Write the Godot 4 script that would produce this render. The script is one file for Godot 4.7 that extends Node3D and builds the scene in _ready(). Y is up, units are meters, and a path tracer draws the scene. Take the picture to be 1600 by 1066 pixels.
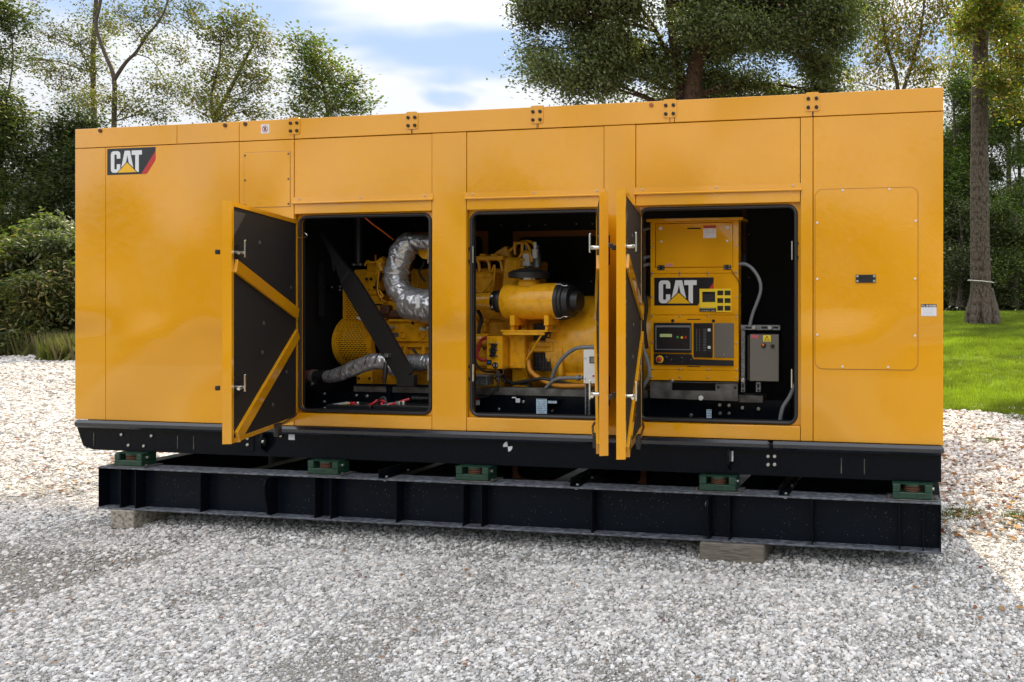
extends Node3D
# Yellow generator set on a gravel yard. Units metres, y up; the front face of the housing lies on z = 0, x runs along it from its left end.

class Geo:
	var v := PackedVector3Array()
	var n := PackedVector3Array()
	var uv := PackedVector2Array()
	var use_uv := false
	func tri(a: Vector3, b: Vector3, c: Vector3) -> Geo:
		var m := (b - a).cross(c - a).normalized()
		trin(a, b, c, m, m, m)
		return self
	func trin(a: Vector3, b: Vector3, c: Vector3, na: Vector3, nb: Vector3, nc: Vector3) -> void:
		v.append(a); v.append(c); v.append(b)
		n.append(na); n.append(nc); n.append(nb)
	func quad(a: Vector3, b: Vector3, c: Vector3, d: Vector3) -> void:
		tri(a, b, c); tri(a, c, d)
	func uvquad(a: Vector3, b: Vector3, c: Vector3, d: Vector3) -> void:   # a bottom left, counter-clockwise
		use_uv = true
		var m := (b - a).cross(c - a).normalized()
		trin(a, b, c, m, m, m); trin(a, c, d, m, m, m)
		for q in [Vector2(0, 1), Vector2(1, 0), Vector2(1, 1), Vector2(0, 1), Vector2(0, 0), Vector2(1, 0)]: uv.append(q)
	func face(p: Array, mid: Vector3) -> void:   # a flat convex face, turned away from mid
		var m: Vector3 = (p[1] - p[0]).cross(p[2] - p[0])
		if m.dot(p[0] - mid) < 0.0: p.reverse()
		for i in range(1, p.size() - 1): tri(p[0], p[i], p[i + 1])
	func bx(x0: float, x1: float, y0: float, y1: float, z0: float, z1: float, bev := 0.0) -> Geo:
		return box(Vector3(x0 + x1, y0 + y1, z0 + z1) * 0.5, Vector3(absf(x1 - x0), absf(y1 - y0), absf(z1 - z0)), Basis.IDENTITY, bev)
	func box(c: Vector3, size: Vector3, b := Basis.IDENTITY, bev := 0.0) -> Geo:
		var h := size * 0.5
		bev = minf(bev, minf(h.x, minf(h.y, h.z)) * 0.9)
		var p := {}
		for sx in [-1, 1]:
			for sy in [-1, 1]:
				for sz in [-1, 1]:
					var s := Vector3(sx, sy, sz)
					for a in 3:
						var q := h - Vector3.ONE * bev
						q[a] = h[a]
						p[[sx, sy, sz, a]] = c + b * (q * s)
		for a in 3:
			var e := (a + 1) % 3
			var f := (a + 2) % 3
			for s in [-1, 1]:
				var l := []
				for t in [[-1, -1], [1, -1], [1, 1], [-1, 1]]:
					var k := [0, 0, 0, a]
					k[a] = s; k[e] = t[0]; k[f] = t[1]
					l.append(p[k])
				face(l, c)
			if bev > 0.0:
				for s in [-1, 1]:
					for t in [-1, 1]:
						var l := []
						for g in [-1, 1]:
							for w in ([e, f] if g < 0 else [f, e]):
								var k := [0, 0, 0, w]
								k[a] = g; k[e] = s; k[f] = t
								l.append(p[k])
						face(l, c)
		if bev > 0.0:
			for sx in [-1, 1]:
				for sy in [-1, 1]:
					for sz in [-1, 1]: face([p[[sx, sy, sz, 0]], p[[sx, sy, sz, 1]], p[[sx, sy, sz, 2]]], c)
		return self
	func tube(pts: Array, r, sides := 8, caps := true) -> Geo:
		var count := pts.size()
		var t0: Vector3 = (pts[1] - pts[0]).normalized()
		var side := t0.cross(Vector3.UP if absf(t0.y) < 0.9 else Vector3.RIGHT).normalized()
		var rings := []
		for i in count:
			var t: Vector3 = (pts[mini(i + 1, count - 1)] - pts[maxi(i - 1, 0)]).normalized()
			side = (side - t * side.dot(t)).normalized()
			var up := t.cross(side)
			var rr: float = r[i] if r is Array else r
			var ring := []
			for k in sides:
				var an := TAU * k / sides
				var d := side * cos(an) + up * sin(an)
				ring.append([pts[i] + d * rr, d])
			rings.append(ring)
		for i in count - 1:
			for k in sides:
				var a = rings[i][k]
				var b = rings[i][(k + 1) % sides]
				var c = rings[i + 1][(k + 1) % sides]
				var d = rings[i + 1][k]
				trin(a[0], b[0], c[0], a[1], b[1], c[1]); trin(a[0], c[0], d[0], a[1], c[1], d[1])
		if caps:
			for k in range(1, sides - 1):
				tri(rings[0][0][0], rings[0][k + 1][0], rings[0][k][0])
				tri(rings[count - 1][0][0], rings[count - 1][k][0], rings[count - 1][k + 1][0])
		return self
	func lathe(o: Vector3, axis: Vector3, prof: Array, sides := 28) -> Geo:   # prof: Vector2(radius, distance along the axis); flat shaded steps, smooth around
		axis = axis.normalized()
		var e := axis.cross(Vector3.UP if absf(axis.y) < 0.9 else Vector3.RIGHT).normalized()
		var f := axis.cross(e)
		for i in prof.size() - 1:
			var p: Vector2 = prof[i]
			var q: Vector2 = prof[i + 1]
			var sl := Vector2(q.y - p.y, p.x - q.x).normalized()
			for k in sides:
				var a0 := TAU * k / sides
				var a1 := TAU * (k + 1) / sides
				var d0 := e * cos(a0) + f * sin(a0)
				var d1 := e * cos(a1) + f * sin(a1)
				var n0 := d0 * sl.x + axis * sl.y
				var n1 := d1 * sl.x + axis * sl.y
				var a := o + d0 * p.x + axis * p.y
				var b := o + d1 * p.x + axis * p.y
				var c := o + d1 * q.x + axis * q.y
				var d := o + d0 * q.x + axis * q.y
				if p.x > 1e-5: trin(a, b, c, n0, n1, n1)
				if q.x > 1e-5: trin(a, c, d, n0, n1, n0)
		return self
	func disc(o: Vector3, axis: Vector3, r: float, h: float, sides := 10) -> Geo:   # a short capped cylinder
		return lathe(o, axis, [Vector2(0, 0), Vector2(r, 0), Vector2(r, h * 0.8), Vector2(r * 0.85, h), Vector2(0, h)], sides)
	func prism(poly: PackedVector2Array, z0: float, z1: float, xf := Transform3D.IDENTITY) -> Geo:   # outline in the plane, extruded from z0 to z1
		if Geometry2D.is_polygon_clockwise(poly): poly.reverse()
		var ix := Geometry2D.triangulate_polygon(poly)
		for i in range(0, ix.size(), 3):
			var a := poly[ix[i]]; var b := poly[ix[i + 1]]; var c := poly[ix[i + 2]]
			if (b - a).cross(c - a) < 0.0:
				var t := b; b = c; c = t
			tri(xf * Vector3(a.x, a.y, z1), xf * Vector3(b.x, b.y, z1), xf * Vector3(c.x, c.y, z1))
			tri(xf * Vector3(a.x, a.y, z0), xf * Vector3(c.x, c.y, z0), xf * Vector3(b.x, b.y, z0))
		for i in poly.size():
			var a := poly[i]; var b := poly[(i + 1) % poly.size()]
			quad(xf * Vector3(a.x, a.y, z0), xf * Vector3(b.x, b.y, z0), xf * Vector3(b.x, b.y, z1), xf * Vector3(a.x, a.y, z1))
		return self
	func frame(x0: float, x1: float, y0: float, y1: float, hole: PackedVector2Array, z0: float, z1: float) -> Geo:   # a plate with a hole; hole runs counter-clockwise
		var m := Vector2(x0 + x1, y0 + y1) * 0.5
		var outer := PackedVector2Array()
		for p in hole:
			var q := Vector2(x0 if p.x < m.x else x1, y0 if p.y < m.y else y1)
			outer.append(q)
		for i in hole.size():
			var j := (i + 1) % hole.size()
			var a := outer[i]; var b := outer[j]; var c := hole[j]; var d := hole[i]
			for s in [[z1, false], [z0, true]]:
				var l := [Vector3(a.x, a.y, s[0]), Vector3(b.x, b.y, s[0]), Vector3(c.x, c.y, s[0]), Vector3(d.x, d.y, s[0])]
				if s[1]: l.reverse()
				if a.distance_to(b) > 1e-5: quad(l[0], l[1], l[2], l[3])
				elif s[1]: tri(l[0], l[1], l[3]) 
				else: tri(l[0], l[2], l[3])
			quad(Vector3(d.x, d.y, z0), Vector3(d.x, d.y, z1), Vector3(c.x, c.y, z1), Vector3(c.x, c.y, z0))
			if a.distance_to(b) > 1e-5: quad(Vector3(a.x, a.y, z0), Vector3(b.x, b.y, z0), Vector3(b.x, b.y, z1), Vector3(a.x, a.y, z1))
		return self
	func grid(x0: float, x1: float, z0: float, z1: float, step: float, h: Callable) -> Geo:
		var nx := int(ceil((x1 - x0) / step)); var nz := int(ceil((z1 - z0) / step))
		var dx := (x1 - x0) / nx; var dz := (z1 - z0) / nz
		var p := []
		for j in nz + 1:
			for i in nx + 1:
				var x := x0 + i * dx; var z := z0 + j * dz
				p.append(Vector3(x, h.call(x, z), z))
		var nn := []
		for q in p: nn.append(Vector3(h.call(q.x - 0.05, q.z) - h.call(q.x + 0.05, q.z), 0.1, h.call(q.x, q.z - 0.05) - h.call(q.x, q.z + 0.05)).normalized())
		for j in nz:
			for i in nx:
				var a := j * (nx + 1) + i
				var b := a + 1; var c := a + nx + 2; var d := a + nx + 1
				trin(p[a], p[d], p[c], nn[a], nn[d], nn[c]); trin(p[a], p[c], p[b], nn[a], nn[c], nn[b])
		return self
	func text(s: String, at: Vector3, height: float, width := 0.0) -> Geo:   # bold lettering laid flat on a face, at = bottom left
		var t := TextMesh.new()
		var f := SystemFont.new()
		f.font_names = PackedStringArray(["Droid Sans"])
		f.font_weight = 700
		t.font = f; t.text = s; t.font_size = 32; t.pixel_size = 0.01; t.depth = 0.0
		t.curve_step = 2.0
		var ar := t.get_mesh_arrays()
		var vs: PackedVector3Array = ar[Mesh.ARRAY_VERTEX]
		var ix = ar[Mesh.ARRAY_INDEX]
		var lo := Vector3.INF; var hi := -Vector3.INF
		for q in vs:
			lo = lo.min(q); hi = hi.max(q)
		var k := height / maxf(hi.y - lo.y, 1e-5)
		var kx := width / maxf(hi.x - lo.x, 1e-5) if width > 0.0 else k
		var order: Array = Array(ix) if ix != null else range(vs.size())
		for i in range(0, order.size(), 3):
			var l := []
			for j in 3:
				var q: Vector3 = vs[order[i + j]] - lo
				l.append(at + Vector3(q.x * kx, q.y * k, 0))
			if (l[1] - l[0]).cross(l[2] - l[0]).z < 0.0: l.reverse()
			tri(l[0], l[1], l[2])
		return self
	func moved(x: Transform3D) -> Geo:
		var nb := x.basis.inverse().transposed()
		for i in v.size():
			v[i] = x * v[i]
			n[i] = (nb * n[i]).normalized()
		return self
	func mesh() -> ArrayMesh:
		var a := []
		a.resize(Mesh.ARRAY_MAX)
		a[Mesh.ARRAY_VERTEX] = v
		a[Mesh.ARRAY_NORMAL] = n
		if use_uv: a[Mesh.ARRAY_TEX_UV] = uv
		var m := ArrayMesh.new()
		m.add_surface_from_arrays(Mesh.PRIMITIVE_TRIANGLES, a)
		return m

var M := {}          # materials
var rng := RandomNumberGenerator.new()

func G() -> Geo: return Geo.new()

func place(o: Node3D, parent: Node) -> void:
	parent.add_child(o, true)

# a thing whose parts are children: a Node3D at its base
func thing(called: String, label: String, category: String, at := Vector3.ZERO, group := "", kind := "") -> Node3D:
	var o := Node3D.new()
	o.name = called
	o.position = at
	place(o, self)
	tag(o, label, category, group, kind)
	return o

func tag(o: Node, label: String, category := "", group := "", kind := "") -> Node:
	if label: o.set_meta("label", label)
	if category: o.set_meta("category", category)
	if group: o.set_meta("group", group)
	if kind: o.set_meta("kind", kind)
	return o

# a mesh under a thing or a part; the geometry is given in the yard's axes
func part(parent: Node3D, called: String, g: Geo, m: Material, label := "") -> MeshInstance3D:
	var o := MeshInstance3D.new()
	o.name = called
	o.mesh = g.mesh()
	o.material_override = m
	var at := Vector3.ZERO
	var up: Node = parent
	while up is Node3D and up != self:
		at += up.position
		up = up.get_parent()
	o.position = -at
	if label: o.set_meta("label", label)
	place(o, parent)
	return o

# the same in the parent's own axes
func own(parent: Node3D, called: String, g: Geo, m: Material, label := "") -> MeshInstance3D:
	var o := MeshInstance3D.new()
	o.name = called
	o.mesh = g.mesh()
	o.material_override = m
	if label: o.set_meta("label", label)
	place(o, parent)
	return o

func round_rect(x0: float, x1: float, y0: float, y1: float, r: float, k := 5) -> PackedVector2Array:
	var p := PackedVector2Array()
	for q in [[x1 - r, y1 - r, 0.0], [x0 + r, y1 - r, PI / 2], [x0 + r, y0 + r, PI], [x1 - r, y0 + r, PI * 1.5]]:
		for i in k + 1:
			var a: float = q[2] + PI / 2 * i / k
			p.append(Vector2(q[0] + r * cos(a), q[1] + r * sin(a)))
	return p

func curve(p: Array, k := 6) -> Array:   # a smooth line through the points
	var out := []
	for i in p.size() - 1:
		var a: Vector3 = p[maxi(i - 1, 0)]; var b: Vector3 = p[i]; var c: Vector3 = p[i + 1]; var d: Vector3 = p[mini(i + 2, p.size() - 1)]
		for j in k: out.append(b.cubic_interpolate(c, a, d, float(j) / k))
	out.append(p[-1])
	return out

func bolt(parent: Node3D, at: Vector3, r := 0.008, m: Material = null, axis := Vector3.BACK, called := "bolt") -> void:
	part(parent, called, G().disc(at, axis, r, r * 0.7, 8), m if m else M.zinc)

func noise_tex(freq: float, size := 512, as_normal := false, strength := 4.0, ramp: Gradient = null, octaves := 4, kind := FastNoiseLite.TYPE_SIMPLEX_SMOOTH, sd := 1) -> NoiseTexture2D:
	var f := FastNoiseLite.new()
	f.noise_type = kind
	f.frequency = freq
	f.seed = sd
	f.fractal_octaves = octaves
	var t := NoiseTexture2D.new()
	t.width = size; t.height = size
	t.seamless = true
	t.noise = f
	t.as_normal_map = as_normal
	t.bump_strength = strength
	if ramp: t.color_ramp = ramp
	return t

func ramp(list: Array) -> Gradient:
	var g := Gradient.new()
	var o := PackedFloat32Array(); var c := PackedColorArray()
	for q in list:
		o.append(q[0]); c.append(q[1])
	g.offsets = o; g.colors = c
	return g

func lin(r: float, g: float, b: float) -> Color: return Color(r, g, b).linear_to_srgb()

func mat(c: Color, rough := 0.5, metal := 0.0) -> StandardMaterial3D:
	var m := StandardMaterial3D.new()
	m.albedo_color = c
	m.roughness = rough
	m.metallic = metal
	return m

func tri_map(m: StandardMaterial3D, scale: float) -> StandardMaterial3D:
	m.uv1_triplanar = true
	m.uv1_world_triplanar = true
	m.uv1_scale = Vector3.ONE * scale
	return m

func make_materials() -> void:
	var grey := func(a: float) -> Color: return Color(a, a, a)
	# enamel: nearly even colour, faint grime, slightly wavy sheet metal
	var y := mat(lin(0.79, 0.354, 0.007), 0.12)
	y.albedo_texture = noise_tex(0.006, 512, false, 1, ramp([[0.0, grey.call(0.965)], [0.5, grey.call(0.99)], [1.0, grey.call(1.0)]]), 5)
	y.normal_enabled = true
	y.normal_texture = noise_tex(0.005, 512, true, 6.0, null, 1)
	y.normal_scale = 1.8
	y.roughness_texture = noise_tex(0.01, 512, false, 1, ramp([[0.0, grey.call(0.8)], [1.0, grey.call(1.0)]]), 4)
	y.roughness = 0.1
	y.metallic_specular = 0.5
	y.clearcoat_enabled = true
	y.clearcoat = 0.6
	y.clearcoat_roughness = 0.03
	tri_map(y, 0.3)
	M.yellow = y
	var y2 := mat(lin(0.82, 0.385, 0.012), 0.2)
	y2.albedo_texture = noise_tex(0.02, 512, false, 1, ramp([[0.0, grey.call(0.82)], [0.45, grey.call(0.96)], [1.0, grey.call(1.0)]]), 5)
	y2.normal_enabled = true
	y2.normal_texture = noise_tex(0.06, 512, true, 3.0, null, 3)
	y2.normal_scale = 0.12
	tri_map(y2, 1.1)
	M.cast = y2      # painted castings of the engine
	var bk := mat(lin(0.004, 0.0055, 0.009), 0.32)
	bk.roughness_texture = noise_tex(0.02, 512, false, 1, ramp([[0.0, grey.call(0.7)], [1.0, grey.call(1.0)]]), 5)
	tri_map(bk, 0.8)
	bk.metallic_specular = 0.22
	M.black = bk
	var lp: StandardMaterial3D = bk.duplicate()
	lp.metallic_specular = 0.6
	lp.albedo_color = lin(0.008, 0.012, 0.022)
	lp.roughness = 0.3
	M.lip = lp
	# black paint with dust and stone chips
	var im := Image.create(1024, 1024, false, Image.FORMAT_RGB8)
	im.fill(lin(0.005, 0.0075, 0.0125))
	var r := RandomNumberGenerator.new()
	r.seed = 11
	var gate := FastNoiseLite.new()
	gate.frequency = 0.006
	for i in 6500:
		var px := r.randi_range(1, 1021); var py := r.randi_range(1, 1021)
		if gate.get_noise_2d(px, py) * 0.9 + r.randf() * 0.7 < 0.22: continue
		var a := r.randf() ** 2.2
		im.fill_rect(Rect2i(px, py, 2 if r.randf() < 0.15 + a * 0.6 else 1, 2 if a > 0.75 else 1), lin(0.02 + a * 0.26, 0.025 + a * 0.28, 0.035 + a * 0.3))
	var dk := mat(Color.WHITE, 0.42)
	dk.albedo_texture = ImageTexture.create_from_image(im)
	dk.roughness_texture = bk.roughness_texture
	tri_map(dk, 0.55)
	dk.metallic_specular = 0.22
	M.chipped = dk
	var fl := mat(lin(0.17, 0.185, 0.22), 0.5)       # dusty top faces of the flanges
	fl.albedo_texture = noise_tex(0.03, 512, false, 1, ramp([[0.0, grey.call(0.45)], [0.5, grey.call(0.8)], [0.75, grey.call(1.0)], [1.0, Color(1, 0.97, 0.9)]]), 5)
	tri_map(fl, 1.0)
	M.dusty = fl
	var fo := mat(lin(0.011, 0.010, 0.010), 0.75)
	fo.heightmap_enabled = true
	fo.heightmap_texture = noise_tex(0.12, 512, false, 1, null, 3)
	fo.heightmap_scale = 0.25
	tri_map(fo, 2.0)
	M.foam = fo
	M.lining = mat(lin(0.004, 0.004, 0.005), 0.7)
	M.rubber = mat(lin(0.012, 0.012, 0.013), 0.45)
	M.gasket = mat(lin(0.02, 0.02, 0.025), 0.4)
	M.plastic = mat(lin(0.016, 0.016, 0.018), 0.35)
	M.zinc = mat(lin(0.55, 0.55, 0.54), 0.3, 0.9)
	M.chrome = mat(lin(0.72, 0.7, 0.66), 0.18, 1.0)
	M.galv = tri_map(mat(lin(0.33, 0.35, 0.37), 0.42, 0.7), 3.0)
	var ga: StandardMaterial3D = M.galv
	ga.albedo_texture = noise_tex(0.05, 256, false, 1, ramp([[0.0, grey.call(0.6)], [1.0, grey.call(1.0)]]), 4)
	var gt := mat(lin(0.19, 0.185, 0.175), 0.5, 0.3)
	gt.albedo_texture = noise_tex(0.012, 512, false, 1, ramp([[0.0, grey.call(0.5)], [0.5, grey.call(0.8)], [1.0, grey.call(1.0)]]), 6)
	tri_map(gt, 1.0)
	M.tray = gt
	var si := mat(lin(0.46, 0.46, 0.48), 0.28, 0.7)
	si.normal_enabled = true
	si.normal_texture = noise_tex(0.016, 512, true, 12.0, null, 2, FastNoiseLite.TYPE_SIMPLEX_SMOOTH, 5)
	si.normal_scale = 1.0
	tri_map(si, 1.6)
	M.silver = si
	M.bolt = mat(lin(0.025, 0.02, 0.018), 0.4, 0.3)
	M.rust = mat(lin(0.09, 0.035, 0.015), 0.7)
	M.green = tri_map(mat(lin(0.014, 0.06, 0.036), 0.4), 3.0)
	M.green.albedo_texture = noise_tex(0.04, 256, false, 1, ramp([[0.0, Color(0.6, 0.5, 0.4)], [0.35, grey.call(0.9)], [1.0, grey.call(1.0)]]), 4)
	M.red = mat(lin(0.45, 0.02, 0.03), 0.4)
	M.redhose = mat(lin(0.22, 0.03, 0.016), 0.5)
	M.white = mat(lin(0.72, 0.73, 0.75), 0.4)
	M.label = mat(lin(0.62, 0.66, 0.7), 0.45)
	M.decal_black = mat(lin(0.016, 0.016, 0.02), 0.3)
	M.decal_yellow = mat(lin(0.85, 0.47, 0.01), 0.35)
	M.decal_red = mat(lin(0.5, 0.03, 0.025), 0.35)
	M.sticker_yellow = mat(lin(0.85, 0.6, 0.03), 0.35)
	M.orange = mat(lin(0.75, 0.16, 0.01), 0.4)
	M.cable_orange = mat(lin(0.5, 0.2, 0.012), 0.4)
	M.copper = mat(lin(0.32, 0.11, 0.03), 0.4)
	M.conduit = mat(lin(0.17, 0.18, 0.19), 0.4)
	M.box_grey = mat(lin(0.16, 0.145, 0.125), 0.4, 0.2)
	M.light_grey = mat(lin(0.72, 0.71, 0.68), 0.45)
	M.lcd = mat(lin(0.5, 0.6, 0.25), 0.25)
	M.blue = mat(lin(0.02, 0.12, 0.4), 0.35)
	M.led_green = mat(lin(0.03, 0.35, 0.1), 0.4)
	var wd := mat(lin(0.30, 0.26, 0.21), 0.85)
	wd.albedo_texture = noise_tex(0.03, 512, false, 1, ramp([[0.0, grey.call(0.45)], [0.5, grey.call(0.8)], [1.0, grey.call(1.0)]]), 5)
	tri_map(wd, 1.0)
	wd.uv1_scale = Vector3(0.4, 9.0, 4.0)
	M.wood = wd
	var wl := mat(lin(0.52, 0.46, 0.38), 0.9)
	wl.albedo_texture = noise_tex(0.02, 512, false, 1, ramp([[0.0, grey.call(0.35)], [0.4, grey.call(0.8)], [1.0, grey.call(1.0)]]), 5)
	tri_map(wl, 2.5)
	M.endgrain = wl

func ground_height(x: float, z: float) -> float:
	var t := maxf(0.0, -z - 2.0)
	return -0.06 + minf(0.068 * t * t / (t + 0.8), 1.45) + 0.035 * exp(-((x - 0.5) ** 2 + (z - 0.3) ** 2) / 0.2) * -1.0 + 0.012 * sin(x * 1.3 + z * 0.7) * cos(z * 1.1 - x * 0.4) * clampf(absf(z - 0.3) - 0.2, 0.0, 1.0)

func _ready() -> void:
	# ---- camera, sky, sun, exposure
	var cam := Camera3D.new()
	cam.name = "camera"
	cam.projection = Camera3D.PROJECTION_FRUSTUM      # an upright view with a shifted lens
	cam.near = 0.1
	cam.far = 900.0
	cam.size = 0.088099
	cam.frustum_offset = Vector2(-0.035240, -0.004298)
	cam.position = Vector3(6.615, 1.620, 5.071)
	cam.rotation.y = 0.17473
	add_child(cam)
	cam.current = true
	var env := Environment.new()
	env.tonemap_mode = Environment.TONE_MAPPER_LINEAR
	env.tonemap_exposure = 1.78
	env.background_mode = Environment.BG_SKY
	env.sky = Sky.new()
	env.sky.sky_material = sky_material()
	env.sdfgi_enabled = true
	env.ssao_enabled = true
	env.ssil_enabled = true
	var we := WorldEnvironment.new()
	we.name = "environment"
	we.environment = env
	add_child(we)
	var sun := DirectionalLight3D.new()
	sun.name = "sun"
	sun.light_energy = 1.6
	sun.light_color = Color(1.0, 0.925, 0.79)
	sun.light_angular_distance = 0.53
	sun.shadow_enabled = true
	add_child(sun)
	sun.look_at_from_position(SUN * 50.0, Vector3.ZERO)
	make_materials()
	make_ground()
	make_skid_and_base()
	make_housing()
	make_doors()
	make_engine()
	make_cabinet()
	make_trees()

const SUN := Vector3(-0.215, 1.02, -1.0)

func sky_material() -> PanoramaSkyMaterial:
	var w := 2048
	var h := 1024
	var im := Image.create(w, h, false, Image.FORMAT_RGBF)
	var a := FastNoiseLite.new()
	a.seed = 4; a.frequency = 1.6; a.fractal_octaves = 5
	var b := FastNoiseLite.new()
	b.seed = 9; b.frequency = 7.0; b.fractal_octaves = 4
	var s := SUN.normalized()
	for j in h:
		var el := (0.5 - (j + 0.5) / h) * PI
		for i in w:
			var az := ((i + 0.5) / w - 0.5) * TAU
			var d := Vector3(sin(az) * cos(el), sin(el), -cos(az) * cos(el))
			var up := maxf(d.y, 0.0)
			# clouds lie on a layer overhead, so they flatten and stretch towards the horizon
			var q := Vector2(d.x, d.z) / (up + 0.16)
			var c := a.get_noise_3d(q.x * 0.3, q.y * 1.0, 0.0) * 0.7 + 0.3 * a.get_noise_3d(q.x * 1.1 + q.y * 0.5, q.y * 2.4, 5.0) + 0.22 * b.get_noise_3d(q.x * 0.7 + q.y * 0.5, q.y * 1.6, 8.0)
			c += 0.6 + 0.5 * clampf(el - 0.5, 0.0, 0.6) - 1.1 * exp(-pow((el - 0.318 - 0.02 * sin(az * 2.0)) / 0.035, 2.0)) + 0.5 * exp(-pow((el - 0.2) / 0.09, 2.0))
			var rip := b.get_noise_3d(q.x * 0.55 + q.y * 0.25, q.y * 0.5, 2.0)
			c -= 0.75 * clampf(rip * 2.2, 0.0, 1.0) * exp(-pow((el - 0.235) / 0.03, 2.0))
			var cov := smoothstep(-0.3, 0.5, c)
			# an overcast sky is three times as bright overhead as at the horizon
			var lum := (1.0 + 2.0 * up) / 3.0
			var blue := Color(0.33, 0.43, 0.585).lerp(Color(0.20, 0.31, 0.52), clampf(el * 0.8, 0, 1))
			blue = blue.lerp(Color(0.46, 0.53, 0.60), exp(-up * 9.0) * 0.8)
			var white := Color(1.09, 1.13, 1.19) * lum * (0.97 + 0.1 * clampf(c, -0.5, 0.6))
			var k := blue.lerp(white, cov)
			var near_sun := maxf(d.dot(s), 0.0)
			k += Color(1.0, 0.95, 0.86) * (0.3 * pow(near_sun, 16.0) + 0.8 * pow(near_sun, 80.0))
			if d.y < 0.0: k = k.lerp(Color(0.3, 0.3, 0.28), clampf(-d.y * 8.0, 0, 1))
			im.set_pixel(i, j, k)
	var m := PanoramaSkyMaterial.new()
	m.panorama = ImageTexture.create_from_image(im)
	m.energy_multiplier = 1.0
	return m

func make_copies(parent: Node3D, called: String, mesh: Mesh, m: Material, buf: PackedFloat32Array) -> MultiMeshInstance3D:
	var mm := MultiMesh.new()
	mm.transform_format = MultiMesh.TRANSFORM_3D
	mm.use_colors = true
	mm.mesh = mesh
	mm.instance_count = buf.size() / 16
	mm.buffer = buf
	var o := MultiMeshInstance3D.new()
	o.name = called
	o.multimesh = mm
	o.material_override = m
	o.set_meta("kind", "stuff")
	place(o, parent)
	return o

func put(buf: PackedFloat32Array, b: Basis, p: Vector3, c: Color) -> void:
	buf.append_array(PackedFloat32Array([b.x.x, b.y.x, b.z.x, p.x, b.x.y, b.y.y, b.z.y, p.y, b.x.z, b.y.z, b.z.z, p.z, c.r, c.g, c.b, 1.0]))

func stone_mesh(sd: int, flat: float) -> ArrayMesh:
	# an icosahedron knocked out of shape
	var r := RandomNumberGenerator.new()
	r.seed = sd
	var t := (1.0 + sqrt(5.0)) / 2.0
	var p := [Vector3(-1, t, 0), Vector3(1, t, 0), Vector3(-1, -t, 0), Vector3(1, -t, 0), Vector3(0, -1, t), Vector3(0, 1, t), Vector3(0, -1, -t), Vector3(0, 1, -t), Vector3(t, 0, -1), Vector3(t, 0, 1), Vector3(-t, 0, -1), Vector3(-t, 0, 1)]
	for i in 12: p[i] = p[i].normalized() * r.randf_range(0.72, 1.12) * Vector3(1.15, flat, 0.9)
	var g := G()
	var f := [[0, 11, 5], [0, 5, 1], [0, 1, 7], [0, 7, 10], [0, 10, 11], [1, 5, 9], [5, 11, 4], [11, 10, 2], [10, 7, 6], [7, 1, 8], [3, 9, 4], [3, 4, 2], [3, 2, 6], [3, 6, 8], [3, 8, 9], [4, 9, 5], [2, 4, 11], [6, 2, 10], [8, 6, 7], [9, 8, 1]]
	for q in f:
		var a: Vector3 = p[q[0]]; var b: Vector3 = p[q[1]]; var c: Vector3 = p[q[2]]
		var m := (b - a).cross(c - a).normalized()
		g.trin(a, b, c, m.lerp(a.normalized(), 0.22).normalized(), m.lerp(b.normalized(), 0.22).normalized(), m.lerp(c.normalized(), 0.22).normalized())
	return g.mesh()

func gravel_edge(x: float) -> float:   # where the yard's gravel gives way to lawn and woodland floor
	return (-11.0 if x < 2.0 else -6.35) + 0.35 * sin(x * 0.9) + 0.2 * sin(x * 2.3)

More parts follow.
